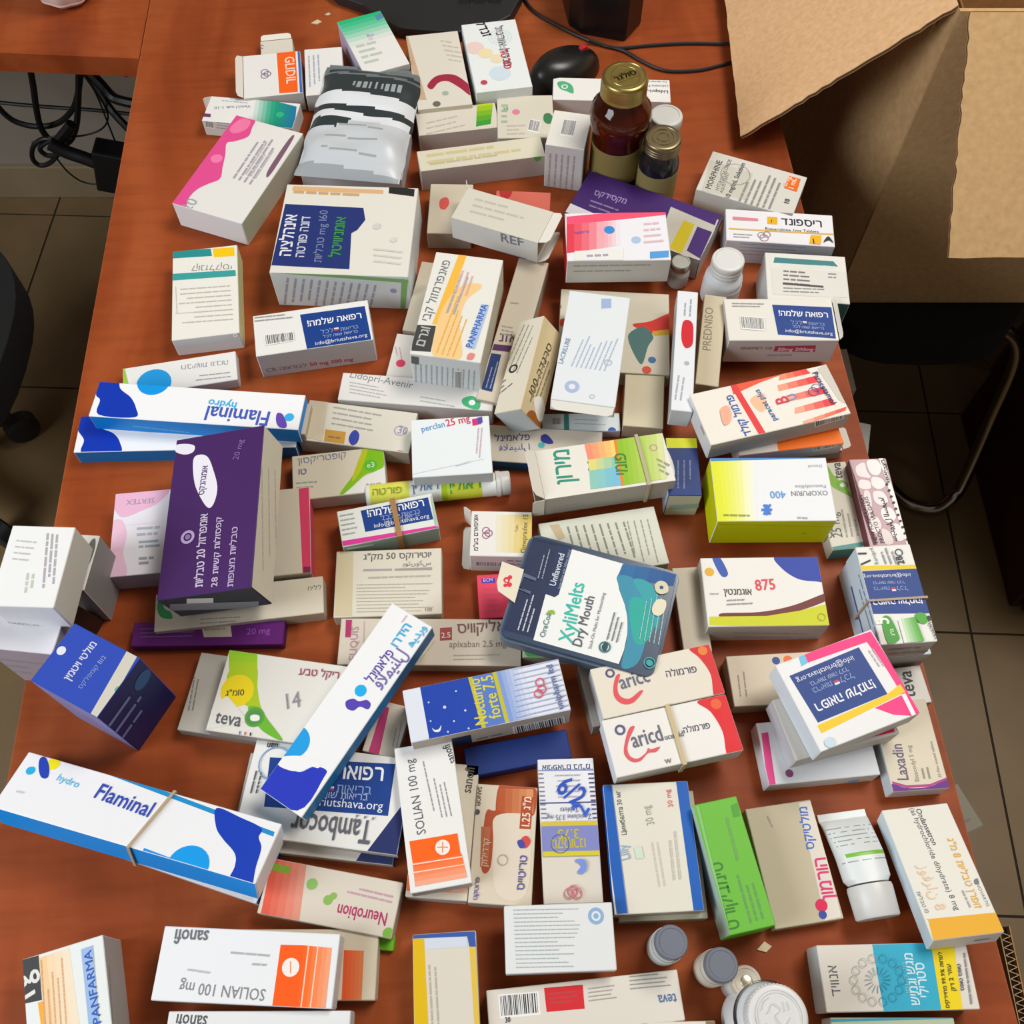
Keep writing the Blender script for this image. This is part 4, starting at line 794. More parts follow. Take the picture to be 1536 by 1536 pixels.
K('white carton with a yellow strength circle and handwritten 14', (341,972, 536,1004, 508,1128, 313,1092), 14, 17, 'dedbd3', S='a5a198', W='b0aca4', art=[
 ('g','86bd2a','b9c83c',343,972,344,1020,386,1016,386,978,5),('b','a9c02c',340,1018,352,1000,384,1000,386,1030,390,1056,398,1078,388,1074,372,1060,350,1044),('c','e0cc2a',356,1036,25),('t','4a4f20','10מ"ג',338,1044,366,1043,1,1.0),
 ('p','dedbd3',313,1062,341,1044,362,1068,372,1082,310,1094),('b','6fae38',372,1062,390,1062,402,1080,424,1110,406,1104,388,1090),('o','5a9a44',382,1076,15,.25),('c','4f8f4a',382,1076,11),('b','e6ece0',376,1074,382,1072,389,1074,389,1080,382,1082,376,1080),
 ('t','5f6266','teva',321,1084,360,1090,1,1.25),('t','9c5468','ריקל טבע',448,1012,508,1018,1,1.1),('t','8a8a90','14',431,1064,452,1060,0,1.3),('p','3f7fcf',359,1097,361,1097,361,1102,359,1102),('p','d84a2a',367,1098,369,1098,369,1103,367,1103),('p','222222',375,1099,377,1099,377,1104,375,1104),('@S','l','85817a',330,1104,480,1134,3,0,5,.3)])
K('lower white carton of the pair with serif lettering and navy corners', (372,1122, 607,1160, 590,1308, 352,1262), 0, 12, 'cfcac2', S='b0aaa2', E='25305f', art=[('p','26315f',560,1250,606,1180,598,1310,530,1298)])
K('upper white carton with serif lettering, charity sticker and navy corner', (388,1106, 612,1142, 602,1292, 350,1242), 12, 12, 'e4e3df', S='b9b3aa', E='26315f', W='c9ccd0', art=[
 ('p','222c62',612,1196,545,1284,602,1294,610,1210),('s',405,1136, 593,1146, 582,1224, 396,1210),('t','5f6068','Tambocor',560,1232,440,1218,1,1.7),('t','2a2c30','uan',418,1116,402,1114,1,1.2),('o','7fa4c8',414,1146,26,.08),('l','3a3a3e',386,1190,396,1150,2,-8,0,.4),('c','8a8a8c',560,1228,2),('c','8a8a8c',548,1226,2),('c','8a8a8c',536,1224,2)])
fd = K('long white carton with sky disc lying diagonally over the serif lettered one', (600,914, 660,946, 445,1214, 374,1178), (62,62,49,49), 22, 'eeeff0', E='0f77ac', S='d6dade', W='c9d4dc', art=[
 ('b','2b3cb4',400,1146,430,1152,450,1158,470,1150,488,1154,486,1166,446,1216,372,1180),('c','2a9fde',440,1112,25),('b','eeeff0',418,1148,436,1156,452,1156,466,1150,478,1152,480,1142,452,1134,420,1136),('c','2ab0e8',541,1036,9),('b','5a4aae',519,1052,530,1048,538,1052,550,1050,556,1056,552,1064,540,1060,530,1066,520,1062),
 ('t','6a5aa8','פלאמינל',558,1026,592,980,1,1.3),('t','7a70b0','ﻓﻼﻣﯿﻨﺎل',572,1036,612,982,1,1.4),('t','4fb4e2','הידרו',596,972,618,940,1,1.1),('t','5fbce6','ﻫﯿﺪرو',618,972,640,942,1,1.1),('l','e2a8d0',604,934,612,922,1,0,6)])
K('navy carton lying under the starry night carton', (690,1120, 852,1096, 856,1140, 706,1162), 0, 16, '14306e', S='0f2458', art=[])
K('starry blue carton with crescent moon and yellow lettered strip', (604,1036, 837,988, 857,1065, 616,1114), 18, 36, 'dfe3ee', S='bdb5a8', W='d9e4ea', E='c9c6c2', art=[
 ('p','1c45a4',630,1030,703,1015,724,1092,644,1109),('p','c2ba3c',702,1016,708,1014,729,1090,723,1093),('p','5f80c4',708,1014,738,1008,758,1084,729,1091),('p','c2ba3c',738,1008,744,1007,764,1082,758,1084),
 ('g','7f9ad4','dfe3ee',744,1007,782,999,804,1074,764,1083,6),('t','d6cf5a','Nocturno',732,1085,719,1017,1,1.5),('t','d6cf5a','forte 7.5',752,1076,738,1012,1,1.3),
 ('p','1c45a4',640,1085,640,1086,641,1086,641,1085),('b','e6e8f2',648,1092,652,1098,660,1097,662,1088,658,1094,652,1095),('c','d0d6ec',667,1061,2.4),('c','c4cce8',684,1037,1.5),('c','c4cce8',698,1066,1.8),('c','c4cce8',681,1082,1.6),('c','c4cce8',643,1054,1.5),('c','c4cce8',703,1093,1.6),('c','c4cce8',672,1098,1.6),('c','c4cce8',646,1082,1.4)]
 +[('p','aeb8d4',770+i*0.6,1003.5+i*8,846+i*1.9-8,988+i*7.6,846+i*1.9-8,989.6+i*7.6,770+i*0.6,1005+i*8) for i in range(10)]
 +[('o','cf5a68',810,1024,7,.25),('o','cf5a68',813,1034,7,.25),('o','cf5a68',808,1041,7,.25),('t','5a6a9c','unipharm ltd',846,1063,828,997,1,1.0),
 ('@S','p','1c2a54',677,1108,706,1102,710,1122,682,1130),('@S','l','6a6460',715,1110,760,1100,4,1,6,.4),('@S','k',768,1090,846,1074,850,1090,772,1106)])
K('thin white carton with orange panel under the orange and white one', (633,1142, 718,1148, 702,1352, 606,1345), 0, 16, 'dfd5c2', S='bdb8b2', art=[('t','5a554e','sanofi',706,1190,712,1152,1,1.2),('g','f0703a','e9c4ae',612,1290,700,1296,700,1340,608,1336,4)])
K('upright white carton with bright orange panel and white disc in the near middle', (593,1121, 677,1110, 709,1322, 614,1343), 18, 16, 'ecebe8', S='bdb9b4', E='cfcabf', art=[
 ('t','4a4c50','sanofi',684,1143,674,1116,1,1.3),('t','5a5c62','SOLIAN 100 mg',639,1250,620,1138,0,1.15),('l','8a8a8c',652,1216,634,1134,1,8,0,.3),('l','85868a',664,1226,648,1150,3,7,-1,.3),
 ('p','f26a1c',614,1262,686,1250,691,1282,619,1294),('g','f2692a','f4b8a0',619,1294,623,1330,701,1316,692,1280,5),('c','f6ece6',664,1271,11),('p','e8a07c',656,1270,672,1270,672,1272,656,1272),('p','e8a07c',663,1263,665,1263,665,1279,663,1279),
 ('p','f9d8c6',618,1296,694,1284,694,1286,618,1298),('p','f9d8c6',620,1308,698,1296,698,1297,620,1310)])
K('beige carton with rust brown rounded shapes and sideways strength', (716,1175, 806,1182, 798,1361, 702,1354), 0, 18, 'd9cdb8', S='b3a795', art=[
 ('b','ac5230',748,1180,764,1177,802,1180,802,1220,786,1222,784,1190,760,1200,760,1222,744,1222),('g','ad5330','d8a070',748,1182,800,1184,800,1220,746,1220,5),('b','a84f2e',728,1222,740,1216,752,1218,742,1232,736,1300,722,1302),('p','b06a48',722,1240,736,1240,732,1300,720,1300),
 ('b','dfd3c0',744,1224,790,1222,796,1240,790,1340,744,1340,740,1260),('p','a9502e',783,1194,800,1196,796,1244,779,1243),('t','f0dfcc','מ"ג 1.25',794,1240,797,1196,1,1.2),('t','5a5248','SANOFI',717,1180,714,1208,1,1.1),('c','4a4a50',716,1218,4),
 ('t','d9b49c','קרדילוק',730,1300,734,1258,1,1.1),('b','d0504a',782,1258,790,1254,796,1262,790,1272,782,1270),('b','4a4f9c',776,1262,784,1260,788,1270,780,1272),('t','5f5c9c','טריטייס',786,1336,791,1284,1,1.1),('o','b4a894',754,1290,8,.15),('t','6a64a0','פרוטקט',716,1350,720,1316,1)])
K('carton with ruled white half, purple yellow band and handwritten blue numbers', (806,1139, 889,1137, 906,1354, 816,1357), 0, 22, 'dcd5c8', S='b5ad9f', art=[
 ('p','e6e6ea',806,1138,889,1137,900,1230,811,1232),('p','8a94c4',807,1155,890,1153,890,1156,807,1157),('t','33406c','אוניפארם בע"מ',885,1146,813,1148,1,1.0),('p','3f4a84',808,1204,896,1202,896,1204,808,1206)]
 +[('p','7f7f9c',807+i*.5,1160+i*6.6,815+i*.5,1160+i*6.6,815+i*.5,1162+i*6.6,807+i*.5,1162+i*6.6) for i in range(11)]+[('p','4a3f6c',882+i*.7,1160+i*6.6,891+i*.7,1160+i*6.6,891+i*.7,1162+i*6.6,882+i*.7,1162+i*6.6) for i in range(11)]
 +[('l','9a9aa8',870,1162,820,1163,5,0,8,.2),('t','2f56b8','6/2',832,1186,866,1212,1,1.3),('t','4a5484','Zopiclone 3.75 mg',887,1221,820,1223,0,1.2),('t','4a5484','Tablets',868,1211,840,1212,0,1.0),('t','3a63c4','2',878,1226,886,1212,1,1.2),
 ('p','d3c044',811,1234,898,1232,899,1238,812,1240),('p','8388c4',812,1240,899,1238,902,1276,814,1278),('p','d3c83c',814,1278,902,1276,903,1283,815,1285),('t','c2b84a','נוקטורנו',878,1258,826,1260,1,1.3),('t','c2b84a','3.75',868,1244,836,1245,1),('o','4a5c8c',840,1266,14,.08),('b','7f9ae0',862,1290,876,1290,880,1300,876,1310,866,1308,872,1298),
 ('o','d08088',860,1336,8,.25),('o','d08088',866,1340,8,.25),('o','d08088',854,1340,8,.25)])
K('cream carton just visible under the blue edged white carton', (912,1190, 1040,1186, 1062,1378, 930,1382), 0, 14, 'c4bca6', S='8f886f')
K('white carton with two blue long edges and Cyrillic lettering', (901,1177, 1031,1172, 1057,1368, 925,1370), 14, 16, 'e2ddcf', S='a9a290', W='1a5fae', E='2a62ac', art=[
 ('p','165fb0',900,1176,917,1176,942,1370,925,1371),('p','8f9ab4',917,1176,918,1176,943,1370,941,1370),('p','165fb0',1014,1172,1031,1171,1058,1369,1041,1370),
 ('t','5f625c','Цимбалта 30 мг',940,1252,930,1186,1,1.2),('t','9a9c98','30 mg',982,1236,974,1208,0,1.5),('l','c9c4b8',990,1330,975,1240,2,8,-1,.35),('t','d8807c','30 mg',1010,1210,1004,1184,1),('t','9ab0c8','Lilly',946,1288,940,1266,1,1.4),('l','c4bfb2',1012,1320,1002,1226,2,9,-1,.35),('p','cfe0d0',950,1270,962,1270,966,1288,954,1288)])
K('bright lime green carton with silver edge in the near right', (1043,1209, 1105,1192, 1163,1388, 1092,1404), 0, 40, '72b845', S='5fae2a', W='b9d0c0', E='5a9a35', art=[
 ('t','3f7f34','סימביקורט',1110,1392,1082,1292,1,1.3),('l','4a8a38',1128,1384,1104,1300,3,9,-3,.4),('p','5a9c3c',1096,1208,1106,1204,1110,1224,1100,1226),('l','55963c',1108,1290,1088,1214,1,8,-2,.5),('p','8fc47c',1044,1210,1048,1209,1096,1402,1092,1404)])
K('beige carton with blue and magenta lettering along its right edge', (1115,1212, 1219,1201, 1262,1375, 1166,1397), 0, 14, 'c9bda2', S='a99d84', art=[
 ('p','e4dccf',1198,1204,1219,1201,1262,1375,1238,1381),('t','4f74c4','מולטיקס',1222,1274,1210,1210,1,1.1),('t','dc3f7c','הורמון',1252,1348,1238,1286,1,1.2),('c','d8285c',1232,1358,9),('c','3f4fa4',1234,1372,6),('l','a99c84',1160,1240,1150,1218,1,8,0,.4)])
zf = K('long white carton with amber yellow foot hanging over the near right edge', (1417,1207, 1512,1396, 1399,1411, 1322,1213)[0:0] or (1322,1213, 1417,1207, 1512,1397, 1399,1411), (22,22,50,50), 18, 'e6e4da', S='dfd9d0', W='cfdce4', art=[
 ('p','e2ab14',1490,1369,1499,1370,1513,1397,1400,1411,1392,1380,1388,1379),('t','4a4a4c','Ondansetron',1373,1214,1399,1268,1,1.1),('t','5a5a5e','(as hydrochloride dihydrate) 8 mg',1364,1213,1433,1366,0,1.0),
 ('t','e0b25a','זופרן טבליות 8 מ"ג',1420,1258,1463,1363,1,1.1),('t','8a8a8c','NOVARTIS',1464,1326,1480,1360,0,.9),('b','77777c',1461,1320,1466,1318,1468,1326,1462,1326),('t','eac9a4','ﺯﻭﻓﺮﺍﻥ 8',1376,1298,1404,1366,0,1.1),('l','9a9a98',1442,1336,1455,1364,1,8,0,.4),('t','85868a','10 טבליות',1374,1338,1388,1370),('@W','l','85929c',1356,1350,1386,1412,3,-4,2,.25),('@S','l','8a8580',1460,1412,1490,1408,1,0,4,.4)])
K('white carton with turquoise centre panel, feathery burst and yellow strip', (1222,1419, 1452,1412, 1467,1513, 1243,1520), 0, 30, 'e2dcd2', S='c9c4ba', W='cfd9dd', E='e4e2dc', art=[
 ('p','3fb0cc',1308,1416,1396,1413,1412,1515,1326,1518),('p','ecd40e',1396,1413,1430,1412,1444,1514,1412,1515),('t','5a5c60','אנוויד',1262,1494,1254,1448,0,1.1),
 ('t','d5eef4','סטרילי',1394,1496,1385,1444,1,1.3),('t','d5eef4','מגש וגמיש',1380,1508,1368,1430,1,1.2),('t','8fd0e0','חד פעמי',1366,1490,1360,1444),('t','4a4a24','לפחות 99.9% מחיידקים',1424,1512,1412,1428,1,1.0),('t','4a4a24','עוזר 2 דק',1433,1486,1425,1446,1),('t','4a4c50','טופס טופס',1446,1486,1440,1446,1),('l','77797c',1458,1506,1446,1424,1,8,0,.4)]
 +[('p','2f7f98',*(sum([[1316+math.cos(a+q)*r,1470+math.sin(a+q)*r*1.0] for r,q in ((8,-.04),(20,-.025),(20,.025),(8,.04))],[]))) for a in [i*math.pi/8 for i in range(16)]]
 +[('o','2f7f98' if 1316+36*math.cos(a)>1312 else '8a8f94',1316+36*math.cos(a),1470+33*math.sin(a),6,.12) for a in [i*math.pi/7 for i in range(14)]])
K('teal edged carton cut off by the bottom edge of the photo', (1246,1529, 1432,1524, 1446,1620, 1258,1626), 0, 24, 'b9c4a8', S=SG, art=[('p','3fa0b4',1246,1529,1432,1524,1432,1528,1246,1533)])
K('flat white carton printed with rows of fine teal text and a round emblem', (757,1358, 917,1354, 926,1454, 758,1463), 22, 16, 'e2e4e4', S='b5b6b4', W='cfd2d4', art=[
 ('c','8fb0d4',894,1374,12),('c','dfe6ec',894,1374,7),('c','8fb0d4',894,1374,4),('l','9aaab0',770,1366,870,1364,15,.3,6,.3)])
K('white pharmacy carton with barcode and red label at the bottom', (728,1484, 1016,1456, 1028,1532, 736,1562), 0, 22, 'dfd8cc', S='c9bfb0', W='b5a99a', art=[
 ('k',747,1492,808,1487,811,1522,750,1528),('p','cc3238',816,1482,874,1477,877,1513,820,1518),('l','a52a30',824,1492,868,1488,3,0,7,.4),('t','5a78a0','teva',1014,1490,986,1493,1,1.3),('l','8a8680',944,1466,1010,1460,4,.3,6,.35),('l','9a968e',882,1484,930,1478,4,.3,6,.35),('t','3a3a3c','30',758,1534,766,1533,1,1.2)])
K('cream carton cut off at the bottom, below the barcode carton', (962,1535, 1073,1530, 1080,1610, 968,1615), 0, 22, 'e0dccf', S=SG, art=[('p','8f7f4a',1058,1530,1074,1530,1075,1545,1060,1545)])
K('cream carton with yellow left edge and blue head in the near middle', (617,1401, 712,1397, 724,1600, 624,1606), 0, 28, 'dcd5c6', S='b5ad9f', N='26407f', art=[
 ('p','dcb81a',617,1408,636,1408,646,1606,624,1606),('p','3f5fa4',617,1401,712,1397,713,1404,618,1408),('p','3f5fa4',700,1400,712,1399,714,1420,704,1420),('p','e2c25a',704,1420,713,1420,724,1600,716,1600),('p','d3d9e6',637,1408,700,1405,701,1420,638,1424),('l','b0a694',650,1540,644,1430,2,9,0,.35)])
K('cream carton with coral field and magenta script behind the orange panelled pile', (409,1284, 603,1327, 588,1408, 385,1370), 0, 18, 'd8cfc0', S='b9ae9e', art=[
 ('g','d8604c','dfa090',409,1284,460,1296,448,1388,390,1376,5),('p','7fa83c',405,1294,436,1300,434,1311,402,1304),('t','b0406c','Neurobion',582,1370,508,1356,1,1.5),('l','c08aa0',588,1352,520,1336,2,2,-8,.4),('c','8fb45f',492,1350,7),('c','8fb45f',500,1344,5),('c','8fbc6a',468,1326,8),('c','7fae4c',582,1400,8)])
K('lime corner carton peeping under the magenta script carton', (556,1398, 592,1404, 590,1428, 554,1422), 0, 6, '6fae2c')
K('middle carton of the orange panelled pile, shifted right', (300,1390, 568,1398, 562,1506, 292,1496), 0, 15, 'd9cdb6', S='b9ad98', E='c4b8a2', art=[('g','d85a2c','e08a5c',516,1425,546,1426,542,1508,512,1506,5)])
K('top white carton of the orange panelled pile at lower left', (246,1388, 511,1402, 497,1516, 228,1498), 17, 20, 'eaecef', S='c9cbce', W='dfe3e8', art=[
 ('p','f2641a',421,1417,456,1418,444,1514,408,1511),('g','f2641a','f4b090',456,1418,498,1422,488,1516,444,1514,6),('p','f9d0b8',462,1418,464,1418,452,1514,450,1514),('p','f9d0b8',476,1419,478,1419,466,1514,464,1514),('c','f4ece8',436,1451,13),('p','e8a07c',435,1442,437,1442,437,1460,435,1460),
 ('t','85878c','SOLIAN 100 mg',399,1484,271,1472,0,1.2),('l','a9abb0',405,1432,330,1426,1,0,6,.6),('l','a9abb0',400,1446,368,1444,1,0,6,.6),('t','6f7278','sanofi',314,1396,264,1394,1,1.3),('l','b5b7bc',315,1458,275,1452,1,0,6,.5)])
K('white carton with upside down grey lettering cut off by the bottom edge', (252,1511, 524,1522, 520,1640, 240,1628), 10, 20, 'e4e6e6', S='c9cbce', art=[('t','5a5d62','sanofi',312,1524,266,1521,1,1.3)])
K('dotted orange carton with black 1 g block at the bottom left corner', (24,1441, 145,1407, 188,1640, 58,1662), 0, 40, 'e6ebea', S='b5b0aa', E='a39e96', art=[
 ('g','f4cfa0','f2e4cc',58,1437,104,1421,128,1600,76,1610,4),('p','3f4142',26,1442,58,1433,63,1500,30,1507),('t','e2e2df','1g',53,1490,46,1456,1,1.1),('p','efb04a',57,1504,64,1502,84,1640,76,1642),('t','3f4246','Panfarma',49,1610,36,1515,1,1.3),
 ('l','e0a878',72,1600,62,1436,5,8,-2,.22),('p','9dbbe4',122,1424,139,1418,154,1600,140,1604),('t','3a62b4','PANFARMA',152,1534,137,1424,1,.8),('@E','l','77736c',160,1560,152,1430,3,6,2,.3)])
#@@REST
# ------------------------------------------------------------------ foil pouch with black stripes
def up3(p): return Vector(p)
def pouch():
    M, L, W_ = frame((487,90, 628,118, 606,272, 450,264), 23, 8)
    root = thing('foil_pouch', 'silvery pouch with thick black stripes on a carton at the upper left', 'pouch', None, mat=M)
    lg = paint('c9ced3', .32, 'plastic'); dk = paint('2c363a', .35, 'plastic'); md = paint('6f7a7e', .35, 'plastic'); wt = paint('e2e6ea', .35, 'plastic'); gr = paint('9fa6aa', .35, 'plastic')
    nu, nv = 48, 56; x = L/2; y = W_/2
    def col(u, v):
        w = v-.06*u+.02
        if w < .045: return md
        if w < .085: return dk if u > .05 else md
        if w < .11: return md
        if w < .30: return gr if (.33 < u < .85 and .17 < w < .24 and int(u*34) % 2) else dk
        if w < .42: return wt
        if w < .48: return dk
        if w < .54: return wt if u < .98 else dk
        if w < .59 and u < .42-.9*(w-.54): return dk
        if w < .62 and u < .30: return dk
        if int(w*60) % 7 == 0 and .2 < u < .75: return gr
        return lg if w < .93 else gr
    rnd = random.Random(3); ph = [rnd.uniform(0, 6) for _ in range(8)]
    def top(u, v):
        a = (1-abs(2*u-1)**5)*(1-abs(2*v-1)**5)
        wr = .0012*math.sin(14*v+3*u+ph[0])+.0010*math.sin(23*v-7*u+ph[1])+.0008*math.sin(31*v+9*u+ph[2])*(v > .4)
        return .006+a*(.016+wr+.003*math.sin(3*v+ph[3]))
    mb = MB(); groups = {}
    V = []
    for j in range(nv+1):
        for i in range(nu+1):
            u, v = i/nu, j/nv; edge = .0018*math.sin(20*v+ph[4])*(abs(2*u-1)**8)
            V.append((-x+2*x*u+edge, y-2*y*v, top(u, v)))
    n0 = len(V)
    for j in range(nv+1):
        for i in range(nu+1):
            u, v = i/nu, j/nv; a = (1-abs(2*u-1)**5)*(1-abs(2*v-1)**5); V.append((-x+2*x*u, y-2*y*v, .0055-.005*a))
    F = []; MI = []
    w = nu+1
    mb.v = V
    for j in range(nv):
        for i in range(nu):
            a = j*w+i; mb.f.append([a, a+w, a+w+1, a+1]); mb.m.append(mb.mi(col((i+.5)/nu, (j+.5)/nv)))
            a += n0; mb.f.append([a, a+1, a+w+1, a+w]); mb.m.append(mb.mi(lg))
    def side(k0, k1): mb.f.append([k0, k1, k1+n0, k0+n0]); mb.m.append(mb.mi(lg))
    for i in range(nu): side(i, i+1); side(nv*w+i+1, nv*w+i)
    for j in range(nv): side((j+1)*w, j*w); side(j*w+nu, (j+1)*w+nu)
    mb.build('pouch_film', root, smooth=True)
    m2 = MB(); m2.box(-x+.002, y-.004, .0055, x-.002, y+.004, .0065, md); m2.build('seal_strip', root)
pouch()
# ------------------------------------------------------------------ bottles, vials, jar
def at(px, py, h): p = un(px, py, h); return Vector((p.x, p.y, TZ))
AMB = paint('c2752c', .06, 'glass'); GOLD = paint('a8965a', .36, 'metal'); BRZ = paint('8f8264', .38, 'metal'); WPL = paint('d9d9d6', .4, 'plastic')
def amber():
    t = thing('amber_bottle', 'large amber glass bottle with embossed gold screw cap', 'bottle', None, loc=at(938, 113, .142))
    mb = MB(); mb.lathe([(0, .001), (.026, .001), (.029, .004), (.0295, .05), (.0295, .072), (.033, .080), (.0345, .092), (.0325, .104), (.026, .112), (.0225, .116), (.0222, .124)], AMB, None, 48)
    mb.lathe([(0, .003), (.025, .003), (.0275, .006), (.028, .05), (.028, .073), (.0315, .081), (.033, .092), (.031, .102), (0, .104)], paint('7d3f12', .25, 'plastic'), None, 40); mb.build('bottle_glass', t, smooth=True)
    mb = MB(); mb.lathe([(.0298, .018), (.0302, .018), (.0302, .060), (.0298, .060)], paint('8a7a48', .5), None, 48); o = mb.build('paper_label', t, smooth=True)
    mb = MB(); pr = [(0, .1185), (.0238, .1185), (.0252, .120)]
    for k in range(4): pr += [(.0252, .122+k*.0035), (.0246, .1238+k*.0035)]
    pr += [(.0252, .1365), (.0248, .1395), (.0236, .1412), (.0218, .1418), (.0212, .1410), (.0165, .1410), (.0160, .1416), (.0152, .1416), (.0147, .1410), (0, .1410)]
    mb.lathe(pr, GOLD, None, 72); mb.build('screw_cap', t, smooth=True)
    mb = MB(); vs, fs = text_mesh(heb('סולגר'), False); x0 = min(v[0] for v in vs); x1 = max(v[0] for v in vs); k = .026/(x1-x0)
    Mr = Matrix.Rotation(math.radians(28), 4, 'Z')
    n = len(vs); P = [Mr @ Vector(((v[0]-x0)*k-.013, v[1]*k-.003, .1411)) for v in vs]; P2 = [p+Vector((0, 0, .0007)) for p in P]
    mb.add(P+P2, [tuple(q+n for q in f) for f in fs], GOLD); mb.add([P2[i] for i in range(n)], fs, GOLD)
    for s_ in (-1, 1): mb.box(-.013, s_*.0062-.0004, .1410, .013, s_*.0062+.0004, .1416, GOLD, Mr @ Matrix.Translation((0, .0005, 0)))
    mb.build('embossed_lettering', t)
amber()
def bottle(name, label, loc, R_, h, body, cap, capr, caph, lab=None, grp=None, ribs=0, emboss=False):
    t = thing(name, label, 'bottle', grp, loc=loc)
    nb = h-caph; mb = MB()
    mb.lathe([(0, .0008), (R_*.9, .0008), (R_, .003), (R_, nb*.72), (R_*.97, nb*.82), (capr*.92, nb*.94), (capr*.86, nb), (0, nb)], body, None, 40); mb.build('bottle_body', t, smooth=True)
    if lab: 
        m2 = MB(); m2.lathe([(R_+.0001, nb*lab[1]), (R_+.0004, nb*lab[1]), (R_+.0004, nb*lab[2]), (R_+.0001, nb*lab[2])], paint(lab[0], .5), None, 40); m2.build('paper_label', t, smooth=True)
    m3 = MB(); z0 = nb+.0004
    pr = [(0, z0), (capr*.97, z0), (capr, z0+.001)]
    for k in range(ribs): pr += [(capr, z0+caph*(.2+.55*k/ribs)), (capr*.965, z0+caph*(.24+.55*k/ribs)), (capr, z0+caph*(.28+.55*k/ribs))]
    pr += [(capr, h-.0022), (capr*.97, h-.0006), (capr*.92, h), (capr*.80, h), (capr*.78, h-.0006), (0, h-.0006)]
    seg = 96 if emboss else 48
    m3.lathe(pr, cap, None, seg)
    if emboss:
        for q in range(48):
            w = 2*math.pi*q/48; m3.box(capr*.985, -.0006, z0+.002, capr*1.02, .0006, h-.004, cap, Matrix.Rotation(w, 4, 'Z'))
    m3.build('screw_cap', t, smooth=True)
    return t
bottle('pill_bottle', 'small bottle with flat white cap behind the bronze capped one', at(1000, 172, .075), .019, .075, paint('8f8f88', .3, 'plastic'), WPL, .0185, .012, ('c9c5b8', .1, .7))
bb = bottle('syrup_bottle', 'dark bottle with bronze cap and yellowish label beside the amber bottle', at(995, 205, .088), .0225, .088, paint('17181c', .15, 'plastic'), BRZ, .0205, .017, ('8d8050', .08, .68), ribs=3)
mb = MB(); mb.lathe([(.0125, .0874), (.0125, .0881), (.0115, .0881), (.0115, .0874)], BRZ, None, 40); mb.lathe([(.007, .0874), (.007, .0881), (.006, .0881), (.006, .0874)], BRZ, None, 32); mb.build('embossed_rings', bb)
bottle('pill_bottle', 'white plastic bottle with round white cap among the right hand cartons', at(1093, 388, .060), .0205, .060, paint('dfe3e6', .35, 'plastic'), WPL, .0172, .018, ('e4e2e0', .1, .6), ribs=2)
bottle('glass_vial', 'small silver grey vial standing right of the red and white box', at(1022, 392, .034), .0115, .034, paint('a9aaa6', .25, 'plastic'), paint('b9bab6', .35, 'metal'), .0105, .009)
CL = paint('cdd3d2', .12, 'plastic')
bottle('glass_vial', 'grey capped vial nearest the blue edged white carton', at(1008, 1413, .055), .0125, .055, CL, paint('6f7481', .45, 'plastic'), .0122, .011, ('dfe4e2', .1, .75), ribs=1)
bottle('glass_vial', 'grey capped vial between the other grey one and the beige capped vial', at(1083, 1447, .055), .0125, .055, paint('d6d1c4', .15, 'plastic'), paint('6c717d', .45, 'plastic'), .0122, .011, ('d9d3c4', .1, .75), ribs=1)
v3 = bottle('glass_vial', 'beige capped vial beside the large white jar', at(1120, 1472, .045), .0118, .045, paint('c9cbca', .12, 'plastic'), paint('c4bbaa', .4, 'plastic'), .0112, .011, ribs=2)
mb = MB(); mb.lathe([(0, .0440), (.0042, .0440), (.0045, .0447), (.0036, .0452), (0, .0452)], paint('d2c8ae', .35, 'metal'), None, 24); mb.build('cap_button', v3, smooth=True)
jar = bottle('pill_jar', 'large white jar with ribbed white lid at the bottom edge', at(1168, 1525, .085), .0245, .085, paint('e6eaec', .35, 'plastic'), paint('dcdcda', .4, 'plastic'), .0208, .020, ('22262a', .80, .86), emboss=True)
mb = MB(); mb.lathe([(.0158, .0844), (.0158, .0850), (.0148, .0850), (.0148, .0844)], WPL, None, 48)
for pts in (((-.008, .002), (-.004, .008), (.001, .004), (-.003, 0), (.002, -.006), (.007, -.001)), ((-.010, -.004), (-.007, -.009), (-.002, -.010)), ((.003, .009), (.004, .003)), ((.006, .009), (.007, .004)), ((-.012, .004), (-.010, .009), (-.006, .0115))):
    mb.tube([(x, y, .0846) for x, y in pts], .00055, WPL, 6, 5)
mb.build('embossed_marks', jar)
